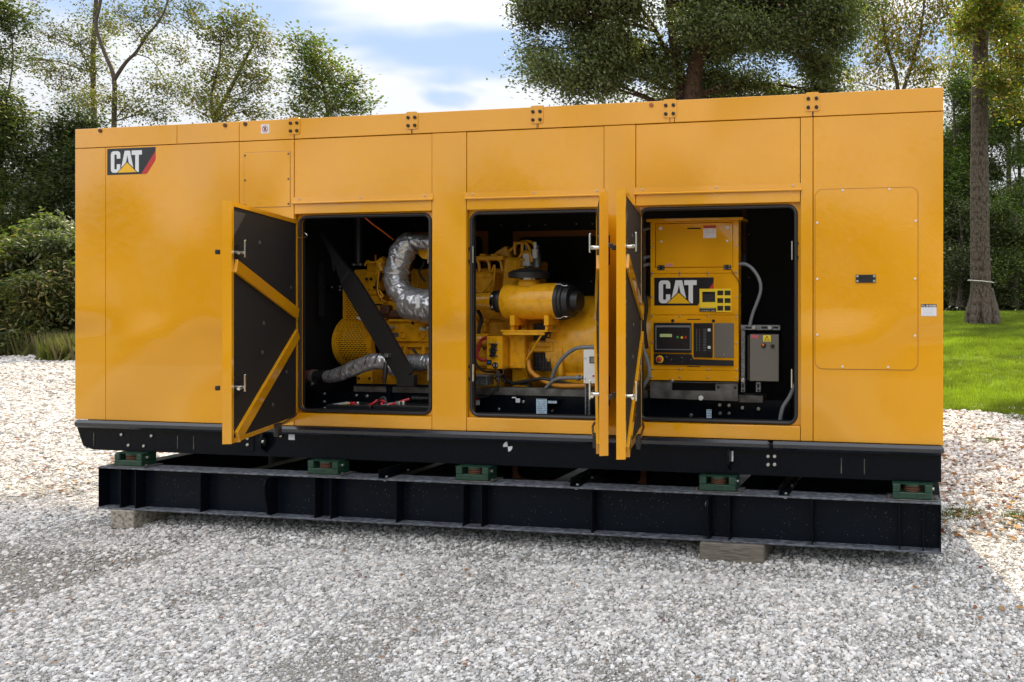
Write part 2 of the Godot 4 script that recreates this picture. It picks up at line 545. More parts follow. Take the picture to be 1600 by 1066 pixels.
func make_ground() -> void:
	var grey := func(a: float) -> Color: return Color(a, a, a)
	var soil := mat(lin(0.10, 0.085, 0.06), 0.95)
	soil.albedo_texture = noise_tex(0.03, 512, false, 1, ramp([[0.0, Color(0.4, 0.36, 0.3)], [0.5, grey.call(0.8)], [1.0, grey.call(1.0)]]), 5)
	tri_map(soil, 0.25)
	var h := func(x: float, z: float) -> float: return ground_height(x, z) - 0.02 - 0.25 * clampf((z + 8.5) / 3.0, 0.0, 1.0)
	var land := own(self, "ground", G().grid(-200.0, 200.0, -250.0, 120.0, 4.0, h), soil)
	tag(land, "leaf strewn woodland floor beyond the yard", "", "", "structure")
	# gravel yard
	var gm := mat(Color.WHITE, 0.95)
	gm.albedo_color = lin(0.56, 0.545, 0.51)
	gm.albedo_texture = noise_tex(0.09, 1024, false, 1, ramp([[0.0, grey.call(0.45)], [0.4, Color(0.68, 0.66, 0.62)], [0.6, grey.call(0.85)], [1.0, grey.call(1.0)]]), 5)
	gm.heightmap_enabled = true
	gm.heightmap_texture = noise_tex(0.09, 1024, false, 1, null, 5)
	gm.heightmap_scale = 1.6
	tri_map(gm, 0.9)
	var g := Geo.new()
	var x := -26.0
	while x < 26.0:
		var rows := [gravel_edge(x), -9.0, -7.0, -5.0, -4.0, -3.0, -2.4, -2.0, -1.5, -1.0, -0.5, 0.0, 0.3, 0.6, 1.0, 1.5, 2.0, 2.6, 3.2, 4.0, 5.0, 6.0, 9.0, 14.0]
		for i in rows.size() - 1:
			var q := []
			for k in [[0.0, i], [0.0, i + 1], [0.5, i + 1], [0.5, i]]:
				var e := gravel_edge(x + k[0])
				var z: float = e if k[1] == 0 else maxf(rows[k[1]], e + 0.01 * k[1])
				q.append(Vector3(x + k[0], ground_height(x + k[0], z), z))
			var nn := []
			for p in q: nn.append(Vector3(ground_height(p.x - 0.1, p.z) - ground_height(p.x + 0.1, p.z), 0.2, ground_height(p.x, p.z - 0.1) - ground_height(p.x, p.z + 0.1)).normalized())
			g.trin(q[0], q[1], q[2], nn[0], nn[1], nn[2])
			g.trin(q[0], q[2], q[3], nn[0], nn[2], nn[3])
		x += 0.5
	var yard := own(self, "gravel_yard", g, gm)
	tag(yard, "pale crushed stone yard under and around the generator", "", "", "structure")
	# loose stones, more of them and smaller near the camera
	var sm := mat(Color.WHITE, 0.9)
	sm.vertex_color_use_as_albedo = true
	var r := RandomNumberGenerator.new()
	r.seed = 21
	var bufs := [PackedFloat32Array(), PackedFloat32Array(), PackedFloat32Array()]
	var patch := FastNoiseLite.new()
	patch.seed = 3; patch.frequency = 0.55
	var areas := [[1.6, 8.6, 0.35, 3.6, 270000], [-1.0, 8.8, -0.6, 0.6, 52000], [-4.5, 1.7, 0.3, 2.4, 30000], [-6.0, 0.1, -5.0, 0.5, 75000], [-17.0, -1.0, -11.0, -4.0, 110000], [-12.0, -6.0, -5.5, -1.5, 40000], [-6.0, -3.0, -0.5, 2.0, 12000], [6.3, 9.6, -6.6, 0.4, 80000]]
	for q in areas:
		for i in q[4]:
			var px := r.randf_range(q[0], q[1]); var pz := r.randf_range(q[2], q[3])
			if pz < gravel_edge(px) - 0.1 * r.randf() or pz > 4.6: continue
			var pn := patch.get_noise_2d(px, pz)
			var far := clampf((2.0 - pz) / 9.0, 0.0, 1.0)
			var sandy := clampf((-pn - 0.02) * 4.0, 0.0, 1.0) * (1.0 - minf(far * 2.0, 1.0)) * clampf((px - 1.0) * 0.4, 0.25, 1.0)      # beaten spots of fine grit
			if r.randf() < sandy * 0.45: continue
			var s := (0.0033 + 0.0082 * pow(r.randf(), 2.0) + (0.010 * r.randf() if r.randf() < 0.09 else 0.0)) * (1.0 + far * 1.7) * (1.0 - 0.5 * sandy * r.randf())
			var an := r.randf() * TAU
			var b := Basis(Vector3.UP, an) * Basis(Vector3.RIGHT, r.randf_range(-0.5, 0.5))
			b = b.scaled(Vector3.ONE * s)
			var l := 0.24 + 0.47 * r.randf() - (0.0 if r.randf() < 0.8 else 0.17)
			if s > 0.0105 * (1.0 + far): l = minf(l + 0.12, 0.78)
			var warm := r.randf() ** 3 * 0.16 + far * 0.05
			put(bufs[i % 3], b, Vector3(px, ground_height(px, pz) + s * 0.25, pz), Color(l, l * (0.985 - warm * 0.5), l * (0.975 - warm)))
	for k in 3: make_copies(yard, "loose_stones", stone_mesh(5 + k, [0.62, 0.8, 0.5][k]), sm, bufs[k])
	# fallen leaves
	var lg := G()
	lg.quad(Vector3(-1, 0, 0), Vector3(-0.1, 0.12, 0.42), Vector3(0.9, 0.05, 0.1), Vector3(0, 0.0, 0.0))
	lg.quad(Vector3(-1, 0, 0), Vector3(0, 0.0, 0.0), Vector3(0.9, 0.05, 0.1), Vector3(-0.1, 0.2, -0.4))
	var lb := PackedFloat32Array()
	var lm := mat(Color.WHITE, 0.8)
	lm.vertex_color_use_as_albedo = true
	var reds := [Color(0.20, 0.07, 0.02), Color(0.30, 0.13, 0.03), Color(0.13, 0.03, 0.02), Color(0.35, 0.2, 0.07), Color(0.16, 0.09, 0.04)]
	for q in [[0.5, 8.8, 0.3, 3.4, 420, 0.016], [6.75, 9.6, -6.4, -0.7, 2300, 0.034], [6.9, 9.2, -0.7, 0.9, 130, 0.024], [-16.0, 0.0, -10.5, -0.5, 3600, 0.036], [6.0, 14.0, -22.0, -6.4, 1300, 0.045]]:
		for i in q[4]:
			var px := r.randf_range(q[0], q[1]); var pz := r.randf_range(q[2], q[3])
			var s: float = q[5] * r.randf_range(0.6, 1.4)
			put(lb, (Basis(Vector3.UP, r.randf() * TAU) * Basis(Vector3.RIGHT, r.randf_range(-0.5, 0.5))).scaled(Vector3(s, s, s)), Vector3(px, ground_height(px, pz) + 0.014 * (1.0 + q[5] * 10.0), pz), reds[r.randi() % 5])
	make_copies(yard, "fallen_leaves", lg.mesh(), lm, lb)
	# lawn
	var gr := mat(lin(0.13, 0.17, 0.018), 0.9)
	gr.albedo_texture = noise_tex(0.04, 512, false, 1, ramp([[0.0, Color(0.5, 0.5, 0.45)], [0.5, grey.call(0.85)], [1.0, grey.call(1.0)]]), 5)
	tri_map(gr, 0.35)
	var lw := G()
	x = 2.0
	while x < 40.0:
		var rows := [0.0, 0.06, 0.2, 0.4, 0.6, 0.8, 1.0]
		for i in rows.size() - 1:
			var q := []
			for k in [[0.0, i], [0.0, i + 1], [1.0, i + 1], [1.0, i]]:
				var e := gravel_edge(x + k[0]) + 0.25
				var z: float = lerpf(-27.0 + 0.6 * sin((x + k[0]) * 1.7), e, rows[k[1]])
				q.append(Vector3(x + k[0], ground_height(x + k[0], z) - (0.012 if rows[k[1]] > 0.95 else -0.01), z))
			lw.quad(q[0], q[1], q[2], q[3])
		x += 1.0
	var lawn := own(self, "lawn", lw, gr)
	tag(lawn, "mown green lawn sloping up to the woods", "", "", "structure")
	var tuft := G()
	for i in 9:
		var a := r.randf() * TAU
		var o := Vector3(r.randf_range(-1, 1), 0, r.randf_range(-1, 1)) * 0.05
		var d := Vector3(cos(a), 0, sin(a))
		var tip := o + Vector3(r.randf_range(-0.04, 0.04), r.randf_range(0.05, 0.1), r.randf_range(-0.04, 0.04))
		tuft.tri(o - d * 0.007, o + d * 0.007, tip)
	var tm := mat(Color.WHITE, 0.6)
	tm.vertex_color_use_as_albedo = true
	tm.backlight_enabled = true
	tm.backlight = lin(0.6, 0.8, 0.2)
	var tb := PackedFloat32Array()
	for i in 60000:
		var px := r.randf_range(5.5, 14.5); var pz := gravel_edge(px) + 0.45 - 21.0 * pow(r.randf(), 1.5)
		var s := r.randf_range(0.55, 1.15) * (1.0 if pz > -12.0 else 1.3)
		var l := r.randf_range(0.6, 1.25) * (1.0 + 0.9 * patch.get_noise_2d(px * 0.8, pz * 0.8))
		put(tb, Basis(Vector3.UP, r.randf() * TAU).scaled(Vector3(s, s, s)), Vector3(px, ground_height(px, pz), pz), Color(0.25 * l, 0.31 * l, 0.025 * l))
	# a few tufts come up through the stones beside the housing
	for i in 420:
		var spot: Vector3 = [Vector3(6.908, -0.062, -1.399), Vector3(7.413, 0.052, -4.291), Vector3(7.872, 0.139, -5.610), Vector3(7.392, -0.065, -1.322), Vector3(7.151, 0.177, -6.174)][i % 5]
		var px := spot.x + r.randfn(0.0, 0.09); var pz := spot.z + r.randfn(0.0, 0.09)
		put(tb, Basis(Vector3.UP, r.randf() * TAU).scaled(Vector3.ONE * r.randf_range(0.3, 0.6)), Vector3(px, ground_height(px, pz), pz), Color(0.1, 0.12, 0.03))
	# rank grass along the woodland edge at the left
	for i in 9000:
		var px := r.randf_range(-17.5, -6.0)
		var pz := gravel_edge(px) + 0.9 - absf(r.randfn(0.0, 0.6))
		var s := r.randf_range(1.0, 6.5)
		var l := r.randf_range(0.5, 1.2)
		put(tb, Basis(Vector3.UP, r.randf() * TAU).scaled(Vector3(s, s, s)), Vector3(px, ground_height(px, pz) - 0.01, pz), Color(0.15 * l, 0.15 * l, 0.04 * l) if r.randf() < 0.6 else Color(0.2 * l, 0.16 * l, 0.07 * l))
	make_copies(lawn, "grass_blades", tuft.mesh(), tm, tb)

func make_skid_and_base() -> void:
	# ---- lower frame of welded beams, standing on timber blocks
	var t := thing("base_frame", "black welded steel base frame of deep flanged beams on timber blocks", "base frame", Vector3(3.4, 0.063, -0.7))
	var xl := 0.319
	var xr := 6.738
	var yt := 0.387
	var yb := 0.063
	for k in 2:
		var z0: float = [-0.067, -1.52][k]
		var zw: float = z0 + 0.067
		part(t, "web", G().bx(xl, xr, yb + 0.012, yt - 0.012, zw - 0.01, zw), M.chipped)
		part(t, "top_flange", G().bx(xl, xr, yt - 0.012, yt, z0, z0 + 0.15, 0.002), M.dusty)
		part(t, "bottom_flange", G().bx(xl, xr, yb, yb + 0.012, z0, z0 + 0.15, 0.002), M.dusty)
	for k in 2:
		part(t, "end_beam", G().bx([xl, xr - 0.14][k], [xl + 0.14, xr][k], yb + 0.02, yt - 0.02, -1.37, -0.07, 0.004), M.chipped)
	for k in 4: part(t, "cross_beam", G().bx(1.3 + k * 1.3, 1.42 + k * 1.3, yb + 0.03, yt - 0.06, -1.37, -0.07), M.chipped)
	for x in [xl + 0.004, 0.521, 0.659, 1.244, 2.228, 2.360, 2.894, 3.420, 3.563, 4.387, 5.354, 5.910, 6.474, 6.623, xr - 0.008]:
		part(t, "stiffener", G().bx(x, x + 0.008, yb + 0.0125, yt - 0.0125, 0.0005, 0.079), M.black)
	for x in [1.833, 5.210]:
		var poly := PackedVector2Array([Vector2(-0.3, 0.0), Vector2(-0.26, 0.085), Vector2(-0.1, 0.115), Vector2(-0.04, 0.118), Vector2(0.0, 0.105), Vector2(0.012, 0.07), Vector2(0.0, 0.0)])
		var xf := Transform3D(Basis(Vector3(0, 1, 0), Vector3(0, 0, 1), Vector3(1, 0, 0)), Vector3(x, yt - 0.04, 0.0005))
		part(t, "lifting_lug", G().prism(poly, 0.0, 0.014, xf), M.black)
		bolt(t, Vector3(x - 0.001, yt - 0.075, 0.08), 0.018, M.tray, Vector3.LEFT, "lug_hole_ring")
	for q in [[592.0, 742.0], [892.0, 760.0], [1217.0, 774.0]]:
		pass
	for x in [2.753, 4.229, 5.693]:
		var g := G()
		g.bx(x, x + 0.065, yt + 0.001, yt + 0.006, -1.4, 0.075)
		g.bx(x, x + 0.005, yt + 0.006, yt + 0.06, -1.4, 0.075)
		part(t, "cross_tie", g, M.black)
		bolt(t, Vector3(x + 0.04, yt + 0.006, 0.04), 0.012, M.zinc, Vector3.UP)
		bolt(t, Vector3(x + 0.04, yt - 0.013, 0.055), 0.012, M.zinc, Vector3.DOWN)
		bolt(t, Vector3(x + 0.04, yt + 0.006, -0.2), 0.012, M.zinc, Vector3.UP)
	# ---- green spring isolators between frame and skid
	var names := ["first green spring isolator at the far left end of the base frame", "green spring isolator below the left open door, second from left", "middle green spring isolator under the post between two openings", "green spring isolator above the right timber block", "rightmost green spring isolator at the near corner of the frame"]
	var ux := [0.563, 2.275, 3.476, 5.270, 6.558]
	var first: Node3D
	for k in 5:
		var o: Node3D
		if k == 0:
			first = thing("spring_isolator", names[0], "isolator", Vector3(ux[0], yt, 0.0), "green spring isolators under the skid")
			own(first, "foot_plate", G().bx(-0.165, 0.165, 0.0005, 0.008, -0.09, 0.07, 0.002), M.tray)
			own(first, "cast_body", G().bx(-0.125, 0.125, 0.009, 0.05, -0.07, 0.055, 0.004), M.green)
			for s in [-1, 1]:
				own(first, "upright", G().bx(s * 0.125, s * 0.078, 0.0505, 0.1, -0.07, 0.055, 0.004), M.green)
				own(first, "bolt", G().disc(Vector3(s * 0.148, 0.0085, 0.03), Vector3.UP, 0.012, 0.012, 6), M.tray)
			own(first, "spring", G().lathe(Vector3(0, 0.05, -0.01), Vector3.UP, [Vector2(0.0, 0), Vector2(0.055, 0), Vector2(0.06, 0.005), Vector2(0.06, 0.012), Vector2(0.05, 0.015), Vector2(0.06, 0.018), Vector2(0.06, 0.026), Vector2(0.05, 0.029), Vector2(0.06, 0.032), Vector2(0.06, 0.038), Vector2(0, 0.038)], 16), M.rust)
			own(first, "pressure_plate", G().lathe(Vector3(0, 0.0885, -0.01), Vector3.UP, [Vector2(0, 0), Vector2(0.062, 0), Vector2(0.062, 0.014), Vector2(0, 0.014)], 16), M.green)
			own(first, "adjusting_bolt", G().disc(Vector3(0.126, 0.07, 0.01), Vector3.RIGHT, 0.012, 0.012, 6), M.zinc)
			own(first, "top_plate", G().bx(-0.13, 0.13, 0.1025, 0.1055, -0.08, 0.05), M.green)
		else:
			o = first.duplicate()
			o.name = "spring_isolator"
			o.position = Vector3(ux[k], yt, 0.0)
			place(o, self)
			tag(o, names[k])
	# ---- timber blocks
	var zb := 0.10
	var b := own(self, "timber_block", G().box(Vector3.ZERO, Vector3(5.600 - 5.166, 0.135, 0.3), Basis(Vector3.UP, -0.02), 0.005), M.wood)
	b.position = Vector3((5.600 + 5.166) * 0.5, -0.006, zb - 0.14)
	tag(b, "weathered timber block lying along the base under its right half", "timber block", "timber blocks under the base frame")
	var c := own(self, "timber_block", G().box(Vector3.ZERO, Vector3(0.659 - 0.453, 0.14, 0.42), Basis(Vector3.UP, 0.03), 0.006), M.endgrain)
	c.position = Vector3((0.659 + 0.453) * 0.5, -0.008, 0.09 - 0.2)
	tag(c, "pale timber block set end on under the left end of the base", "timber block", "timber blocks under the base frame")
	var c2 := own(self, "timber_block", G().box(Vector3.ZERO, Vector3(0.3, 0.13, 0.3), Basis.IDENTITY, 0.006), M.wood)
	c2.position = Vector3(0.6, -0.006, -1.35)
	tag(c2, "timber block beneath the rear left corner of the base", "timber block", "timber blocks under the base frame")
	var c3 := own(self, "timber_block", G().box(Vector3.ZERO, Vector3(0.4, 0.13, 0.3), Basis.IDENTITY, 0.006), M.wood)
	c3.position = Vector3(5.6, -0.006, -1.35)
	tag(c3, "timber block beneath the rear right part of the base", "timber block", "timber blocks under the base frame")

func bars(w: int, h: int, rows: int, ink: Color, paper: Color, head := Color(0, 0, 0, 0), sd := 1) -> ImageTexture:   # small print too fine to read: lines of grey on a sticker
	var r := RandomNumberGenerator.new()
	r.seed = sd
	var im := Image.create(w, h, false, Image.FORMAT_RGB8)
	im.fill(paper)
	var top := 0
	if head.a > 0.0:
		top = h / 4
		im.fill_rect(Rect2i(0, 0, w, top), head)
	for i in rows:
		var y := top + int((i + 0.35) * (h - top) / rows)
		var x := int(w * 0.08)
		while x < w * 0.9:
			var l := r.randi_range(2, maxi(3, w / 7))
			if r.randf() < 0.8: im.fill_rect(Rect2i(x, y, mini(l, int(w * 0.92) - x), maxi(1, (h - top) / rows / 3)), ink)
			x += l + 1
	return ImageTexture.create_from_image(im)

func sticker(parent: Node3D, called: String, x0: float, x1: float, y0: float, y1: float, z: float, tex: Texture2D, label := "", back: Material = null) -> MeshInstance3D:
	var m := mat(Color.WHITE, 0.4)
	m.albedo_texture = tex
	var g := G()
	g.uvquad(Vector3(x0, y0, z), Vector3(x1, y0, z), Vector3(x1, y1, z), Vector3(x0, y1, z))
	return part(parent, called, g, m, label)

# the maker's plate: white letters and a yellow triangle on black; o = top left corner, u and v the vectors of one plate height along and down
func emblem(parent: Node3D, plate: PackedVector2Array, red: PackedVector2Array, o: Vector3, k: float, label := "") -> void:
	var xf := Transform3D(Basis(Vector3(k, 0, 0), Vector3(0, -k, 0), Vector3(0, 0, -1)), o)
	var flat := func(poly: PackedVector2Array, z: float) -> Geo:
		var q := PackedVector2Array()
		for p in poly: q.append(Vector2(o.x + p.x * k, o.y - p.y * k))
		return G().prism(q, o.z, o.z + z)
	var base := part(parent, "emblem", flat.call(plate, 0.0012), M.decal_black, label)
	if red.size(): part(base, "red_stripe", flat.call(red, 0.002), M.decal_red)
	var cc := PackedVector2Array([Vector2(0.60, 0.39), Vector2(0.60, 0.22), Vector2(0.57, 0.14), Vector2(0.50, 0.10), Vector2(0.27, 0.10), Vector2(0.20, 0.14), Vector2(0.17, 0.22), Vector2(0.17, 0.80), Vector2(0.20, 0.88), Vector2(0.27, 0.92), Vector2(0.50, 0.92), Vector2(0.57, 0.88), Vector2(0.60, 0.80), Vector2(0.60, 0.60), Vector2(0.44, 0.60), Vector2(0.44, 0.77), Vector2(0.42, 0.79), Vector2(0.35, 0.79), Vector2(0.33, 0.77), Vector2(0.33, 0.25), Vector2(0.35, 0.23), Vector2(0.42, 0.23), Vector2(0.44, 0.25), Vector2(0.44, 0.39)])
	part(base, "letter_c", flat.call(cc, 0.002), M.white)
	var aa := PackedVector2Array([Vector2(0.80, 0.10), Vector2(1.04, 0.10), Vector2(1.21, 0.85), Vector2(1.06, 0.80), Vector2(0.97, 0.50), Vector2(0.92, 0.26), Vector2(0.87, 0.50), Vector2(0.80, 0.80), Vector2(0.62, 0.85)])
	part(base, "letter_a", flat.call(aa, 0.0022), M.white)
	var tt := PackedVector2Array([Vector2(1.12, 0.10), Vector2(1.58, 0.10), Vector2(1.58, 0.27), Vector2(1.44, 0.27), Vector2(1.44, 0.92), Vector2(1.28, 0.92), Vector2(1.28, 0.27), Vector2(1.12, 0.27)])
	part(base, "letter_t", flat.call(tt, 0.0024), M.white)
	part(base, "triangle_outline", flat.call(PackedVector2Array([Vector2(0.915, 0.50), Vector2(1.41, 0.95), Vector2(0.42, 0.95)]), 0.0027), M.decal_black)
	part(base, "yellow_triangle", flat.call(PackedVector2Array([Vector2(0.915, 0.545), Vector2(1.345, 0.925), Vector2(0.485, 0.925)]), 0.0031), M.decal_yellow)

var house: Node3D
const BAYS := [[1.986, 3.126], [3.400, 4.445], [4.676, 5.824]]
const RIM := 0.012

func make_housing() -> void:
	house = thing("generator_enclosure", "yellow sheet steel generator enclosure with three open service doors on a black skid", "generator", Vector3(3.376, 0.495, -0.72))
	var t := house
	var L := 6.7525
	var top := 3.036
	var e := 0.0025
	# roof fascia
	var cuts := [0.0, 0.952, 1.510, 1.986, 2.962, 3.955, 4.955, 5.909, L]
	for i in cuts.size() - 1: part(t, "roof_fascia", G().bx(cuts[i] + (e if i else 0.0), cuts[i + 1] - (e if i < 7 else 0.0), 2.886, top, -0.03, 0.0, 0.002), M.yellow)
	# wall panels
	for q in [[0.0, 0.290], [0.290, 1.510], [1.510, 1.986], [3.126, 3.400], [4.445, 4.676], [5.824, 5.909], [5.909, L]]:
		part(t, "wall_panel", G().bx(q[0] + (e if q[0] > 0.0 else 0.0), q[1] - (e if q[1] < L else 0.0), 0.737, 2.880, -0.03, 0.0, 0.002), M.yellow)
	for b in BAYS:
		part(t, "upper_panel", G().bx(b[0] + e, b[1] - e, 2.42, 2.880, -0.035, -0.004, 0.002), M.yellow)
		part(t, "header", G().bx(b[0] + e, b[1] - e, 2.322, 2.40, -0.03, 0.0, 0.003), M.yellow)
		part(t, "sill", G().bx(b[0] + e, b[1] - e, 0.737, 0.832, -0.03, 0.0, 0.003), M.yellow)
		var g := G()
		g.prism(PackedVector2Array([Vector2(0.001, 2.398), Vector2(0.016, 2.396), Vector2(0.018, 2.402), Vector2(0.004, 2.41), Vector2(0.003, 2.447), Vector2(0.001, 2.448)]), b[0] - 0.012, b[1] + 0.012, Transform3D(Basis(Vector3(0, 0, 1), Vector3(0, 1, 0), Vector3(1, 0, 0)), Vector3.ZERO))
		var rail := part(t, "drip_rail", g, M.yellow)
		for k in 3: part(rail, "rivet", G().disc(Vector3(lerpf(b[0] + 0.05, b[1] - 0.05, k / 2.0), 2.432, 0.003), Vector3.BACK, 0.007, 0.005, 8), M.zinc)
		# recessed door frame with a rubber seal round the opening
		var hole := round_rect(b[0] + 0.018, b[1] - 0.035, 0.848, 2.3, 0.055)
		part(t, "door_frame", G().frame(b[0] - 0.01, b[1] + 0.01, 0.82, 2.335, hole, -0.062, -0.042), M.yellow)
		var line := []
		for p in hole: line.append(Vector3(p.x, p.y, -0.036))
		line.append(line[0])
		part(t, "door_seal", G().tube(line, 0.013, 8, false), M.gasket)
	# shell behind the panels
	part(t, "rear_wall", G().bx(0.0, L, 0.737, top, -1.47, -1.44), M.yellow)
	part(t, "end_wall", G().bx(0.0, 0.03, 0.737, top, -1.44, -0.031), M.yellow)
	part(t, "end_wall", G().bx(L - 0.03, L, 0.737, top, -1.44, -0.031), M.yellow)
	part(t, "roof", G().bx(0.002, L - 0.002, top - 0.03, top - 0.002, -1.44, -0.031), M.yellow)
	# black acoustic lining
	part(t, "lining", G().bx(0.04, L - 0.04, 0.52, top - 0.04, -1.438, -1.42), M.lining)
	part(t, "lining", G().bx(0.04, L - 0.04, top - 0.055, top - 0.035, -1.41, -0.05), M.lining)
	part(t, "lining", G().bx(0.032, 0.05, 0.52, top - 0.06, -1.41, -0.07), M.lining)
	part(t, "lining", G().bx(L - 0.05, L - 0.032, 0.52, top - 0.06, -1.41, -0.07), M.lining)
	part(t, "floor_plate", G().bx(0.04, L - 0.04, 0.50, 0.52, -1.42, -0.05), M.lining)
	var xs := [0.06, BAYS[0][0] + 0.03, BAYS[0][1] - 0.02, BAYS[1][0] + 0.03, BAYS[1][1] - 0.02, BAYS[2][0] + 0.03, BAYS[2][1] - 0.02, L - 0.06]
	for i in range(0, 8, 2): part(t, "lining", G().bx(xs[i], xs[i + 1], 0.55, 2.95, -0.075, -0.064), M.lining)
	part(t, "lining", G().bx(0.06, L - 0.06, 2.31, 2.96, -0.09, -0.077), M.lining)
	part(t, "lining", G().bx(0.06, L - 0.06, 0.53, 0.86, -0.09, -0.077), M.lining)
	# frames of the far side's doors seen through the openings, their bolts catching light
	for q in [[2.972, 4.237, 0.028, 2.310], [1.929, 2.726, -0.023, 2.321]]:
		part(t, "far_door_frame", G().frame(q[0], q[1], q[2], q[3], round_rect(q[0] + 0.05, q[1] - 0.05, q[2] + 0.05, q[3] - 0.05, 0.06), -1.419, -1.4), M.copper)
	for p in [Vector3(2.853, 2.370, -1.410), Vector3(3.129, 2.359, -1.410), Vector3(3.284, 2.368, -1.410), Vector3(3.584, 2.368, -1.410), Vector3(3.736, 2.365, -1.410), Vector3(3.724, 1.853, -1.410), Vector3(1.975, 2.398, -1.410), Vector3(5.162, 2.251, -1.410), Vector3(5.162, 1.878, -1.410), Vector3(1.072, 2.186, -1.200), Vector3(1.065, 1.419, -1.200)]: bolt(t, p, 0.009, M.zinc)
	# corner plates with four bolts, and the plugs along the fascia
	for x in [1.991, 2.969, 3.946, 4.923, 5.906]:
		var pl := part(t, "splice_plate", G().prism(round_rect(x - 0.048, x + 0.048, 2.918, top + 0.008, 0.016, 3), -0.002, 0.006), M.yellow)
		for sx in [-1, 1]:
			for sy in [0, 1]: part(pl, "bolt", G().disc(Vector3(x + sx * 0.027, 2.943 + sy * 0.058, 0.006), Vector3.BACK, 0.0125, 0.009, 8), M.bolt)
		part(t, "joint_gap", G().bx(x - 0.0025, x + 0.0025, 2.886, 2.92, -0.02, 0.0006), M.bolt)
	for p in [Vector3(0.244, 3.014, 0.000), Vector3(1.389, 3.010, 0.000), Vector3(1.567, 3.013, 0.000)]: bolt(t, p, 0.015, M.rust, Vector3.BACK, "plug")
	bolt(t, Vector3(4.791, 3.011, 0.000), 0.015, M.copper, Vector3.BACK, "plug")
	# bolted access hatches
	var hx := [[1.557, 1.954, 2.379, 2.794]]
	part(t, "hatch_gasket", G().bx(hx[0][0] - 0.003, hx[0][1] + 0.003, hx[0][2] - 0.003, hx[0][3] + 0.003, -0.001, 0.001), M.copper)
	var h1 := part(t, "access_hatch", G().bx(hx[0][0], hx[0][1], hx[0][2], hx[0][3], -0.001, 0.004, 0.002), M.yellow)
	for sx in 2:
		for sy in 3: part(h1, "bolt", G().disc(Vector3([hx[0][0] + 0.01, hx[0][1] - 0.01][sx], lerpf(hx[0][2] + 0.02, hx[0][3] - 0.02, sy / 2.0), 0.004), Vector3.BACK, 0.007, 0.005, 8), M.tray)
	var x0 := 5.925; var x1 := 6.591; var y0 := 1.219; var y1 := 2.398
	part(t, "hatch_gasket", G().prism(round_rect(x0 - 0.004, x1 + 0.004, y0 - 0.004, y1 + 0.004, 0.054, 6), -0.001, 0.0012), M.copper)
	var h2 := part(t, "access_hatch", G().prism(round_rect(x0, x1, y0, y1, 0.05, 6), -0.001, 0.005), M.yellow)
	for q in [Vector3(6.107, 2.390, 0.005), Vector3(6.410, 2.390, 0.005), Vector3(5.938, 2.181, 0.005), Vector3(6.578, 2.181, 0.005), Vector3(5.938, 1.810, 0.005), Vector3(6.574, 1.808, 0.005), Vector3(5.938, 1.443, 0.005), Vector3(6.574, 1.440, 0.005), Vector3(6.105, 1.234, 0.005), Vector3(6.402, 1.234, 0.005)]:
		part(h2, "bolt", G().disc(q, Vector3.BACK, 0.0075, 0.005, 8), M.white)
	var la := [[6.193, 6.322, 1.783, 1.835]]
	var lat := part(t, "hatch_latch", G().frame(la[0][0], la[0][1], la[0][2], la[0][3], round_rect(la[0][0] + 0.018, la[0][1] - 0.022, la[0][2] + 0.014, la[0][3] - 0.014, 0.004, 2), 0.0045, 0.012), M.plastic)
	part(lat, "paddle", G().bx(la[0][0] + 0.018, la[0][1] - 0.022, la[0][2] + 0.014, la[0][3] - 0.014, 0.0045, 0.007), M.rubber)
	for sx in 2:
		for sy in 2: part(lat, "screw", G().disc(Vector3([la[0][0] + 0.01, la[0][1] - 0.01][sx], [la[0][2] + 0.01, la[0][3] - 0.01][sy], 0.012), Vector3.BACK, 0.008, 0.004, 8), M.zinc)
	# stickers
	var k := 2.868 - 2.662
	emblem(t, PackedVector2Array([Vector2(0, 0), Vector2(2.18, 0), Vector2(2.18, 0.16), Vector2(1.55, 1.0), Vector2(0, 1.0)]), PackedVector2Array([Vector2(2.18, 0.16), Vector2(2.18, 0.48), Vector2(1.79, 1.0), Vector2(1.55, 1.0)]), Vector3(0.308, 2.869, 0.000), k, "black, white and red maker's emblem at the upper left corner")
	var ns := [[1.702, 1.774, 2.935, 3.003]]
	var st := part(t, "no_step_sticker", G().bx(ns[0][0], ns[0][1], ns[0][2], ns[0][3], -0.001, 0.0012), M.white, "small white sticker with a struck out boot")
	var nc := Vector3((ns[0][0] + ns[0][1]) * 0.5, (ns[0][2] + ns[0][3]) * 0.5, 0.0014)
	var ring := []
	for i in 17: ring.append(nc + Vector3(cos(TAU * i / 16), sin(TAU * i / 16), 0) * 0.023)
	part(st, "ring", G().tube(ring, 0.0025, 4, false), M.decal_red)
	part(st, "slash", G().box(nc, Vector3(0.045, 0.004, 0.003), Basis(Vector3.BACK, -0.75)), M.decal_red)
	part(st, "boot", G().prism(PackedVector2Array([Vector2(-0.004, 0.014), Vector2(0.008, 0.014), Vector2(0.008, -0.004), Vector2(0.014, -0.012), Vector2(-0.013, -0.012), Vector2(-0.011, -0.006), Vector2(-0.004, -0.002)]), -0.001, 0.001, Transform3D(Basis.IDENTITY, nc)), M.decal_black)
	var fl := [[6.613, 6.710, 1.566, 1.643]]
	var f := fl[0] as Array
	var fs := sticker(t, "unit_number_sticker", f[0], f[1], f[2], f[3], 0.0015, bars(64, 48, 6, Color(0.72, 0.74, 0.78), Color(0.86, 0.86, 0.88), Color(0.09, 0.09, 0.1), 3), "white sticker with the unit number near the right edge")
	part(fs, "lettering", G().text("FL-91550", Vector3(f[0] + 0.004, f[3] - (f[3] - f[2]) * 0.22, 0.0025), (f[3] - f[2]) * 0.17, f[1] - f[0] - 0.008), M.white)
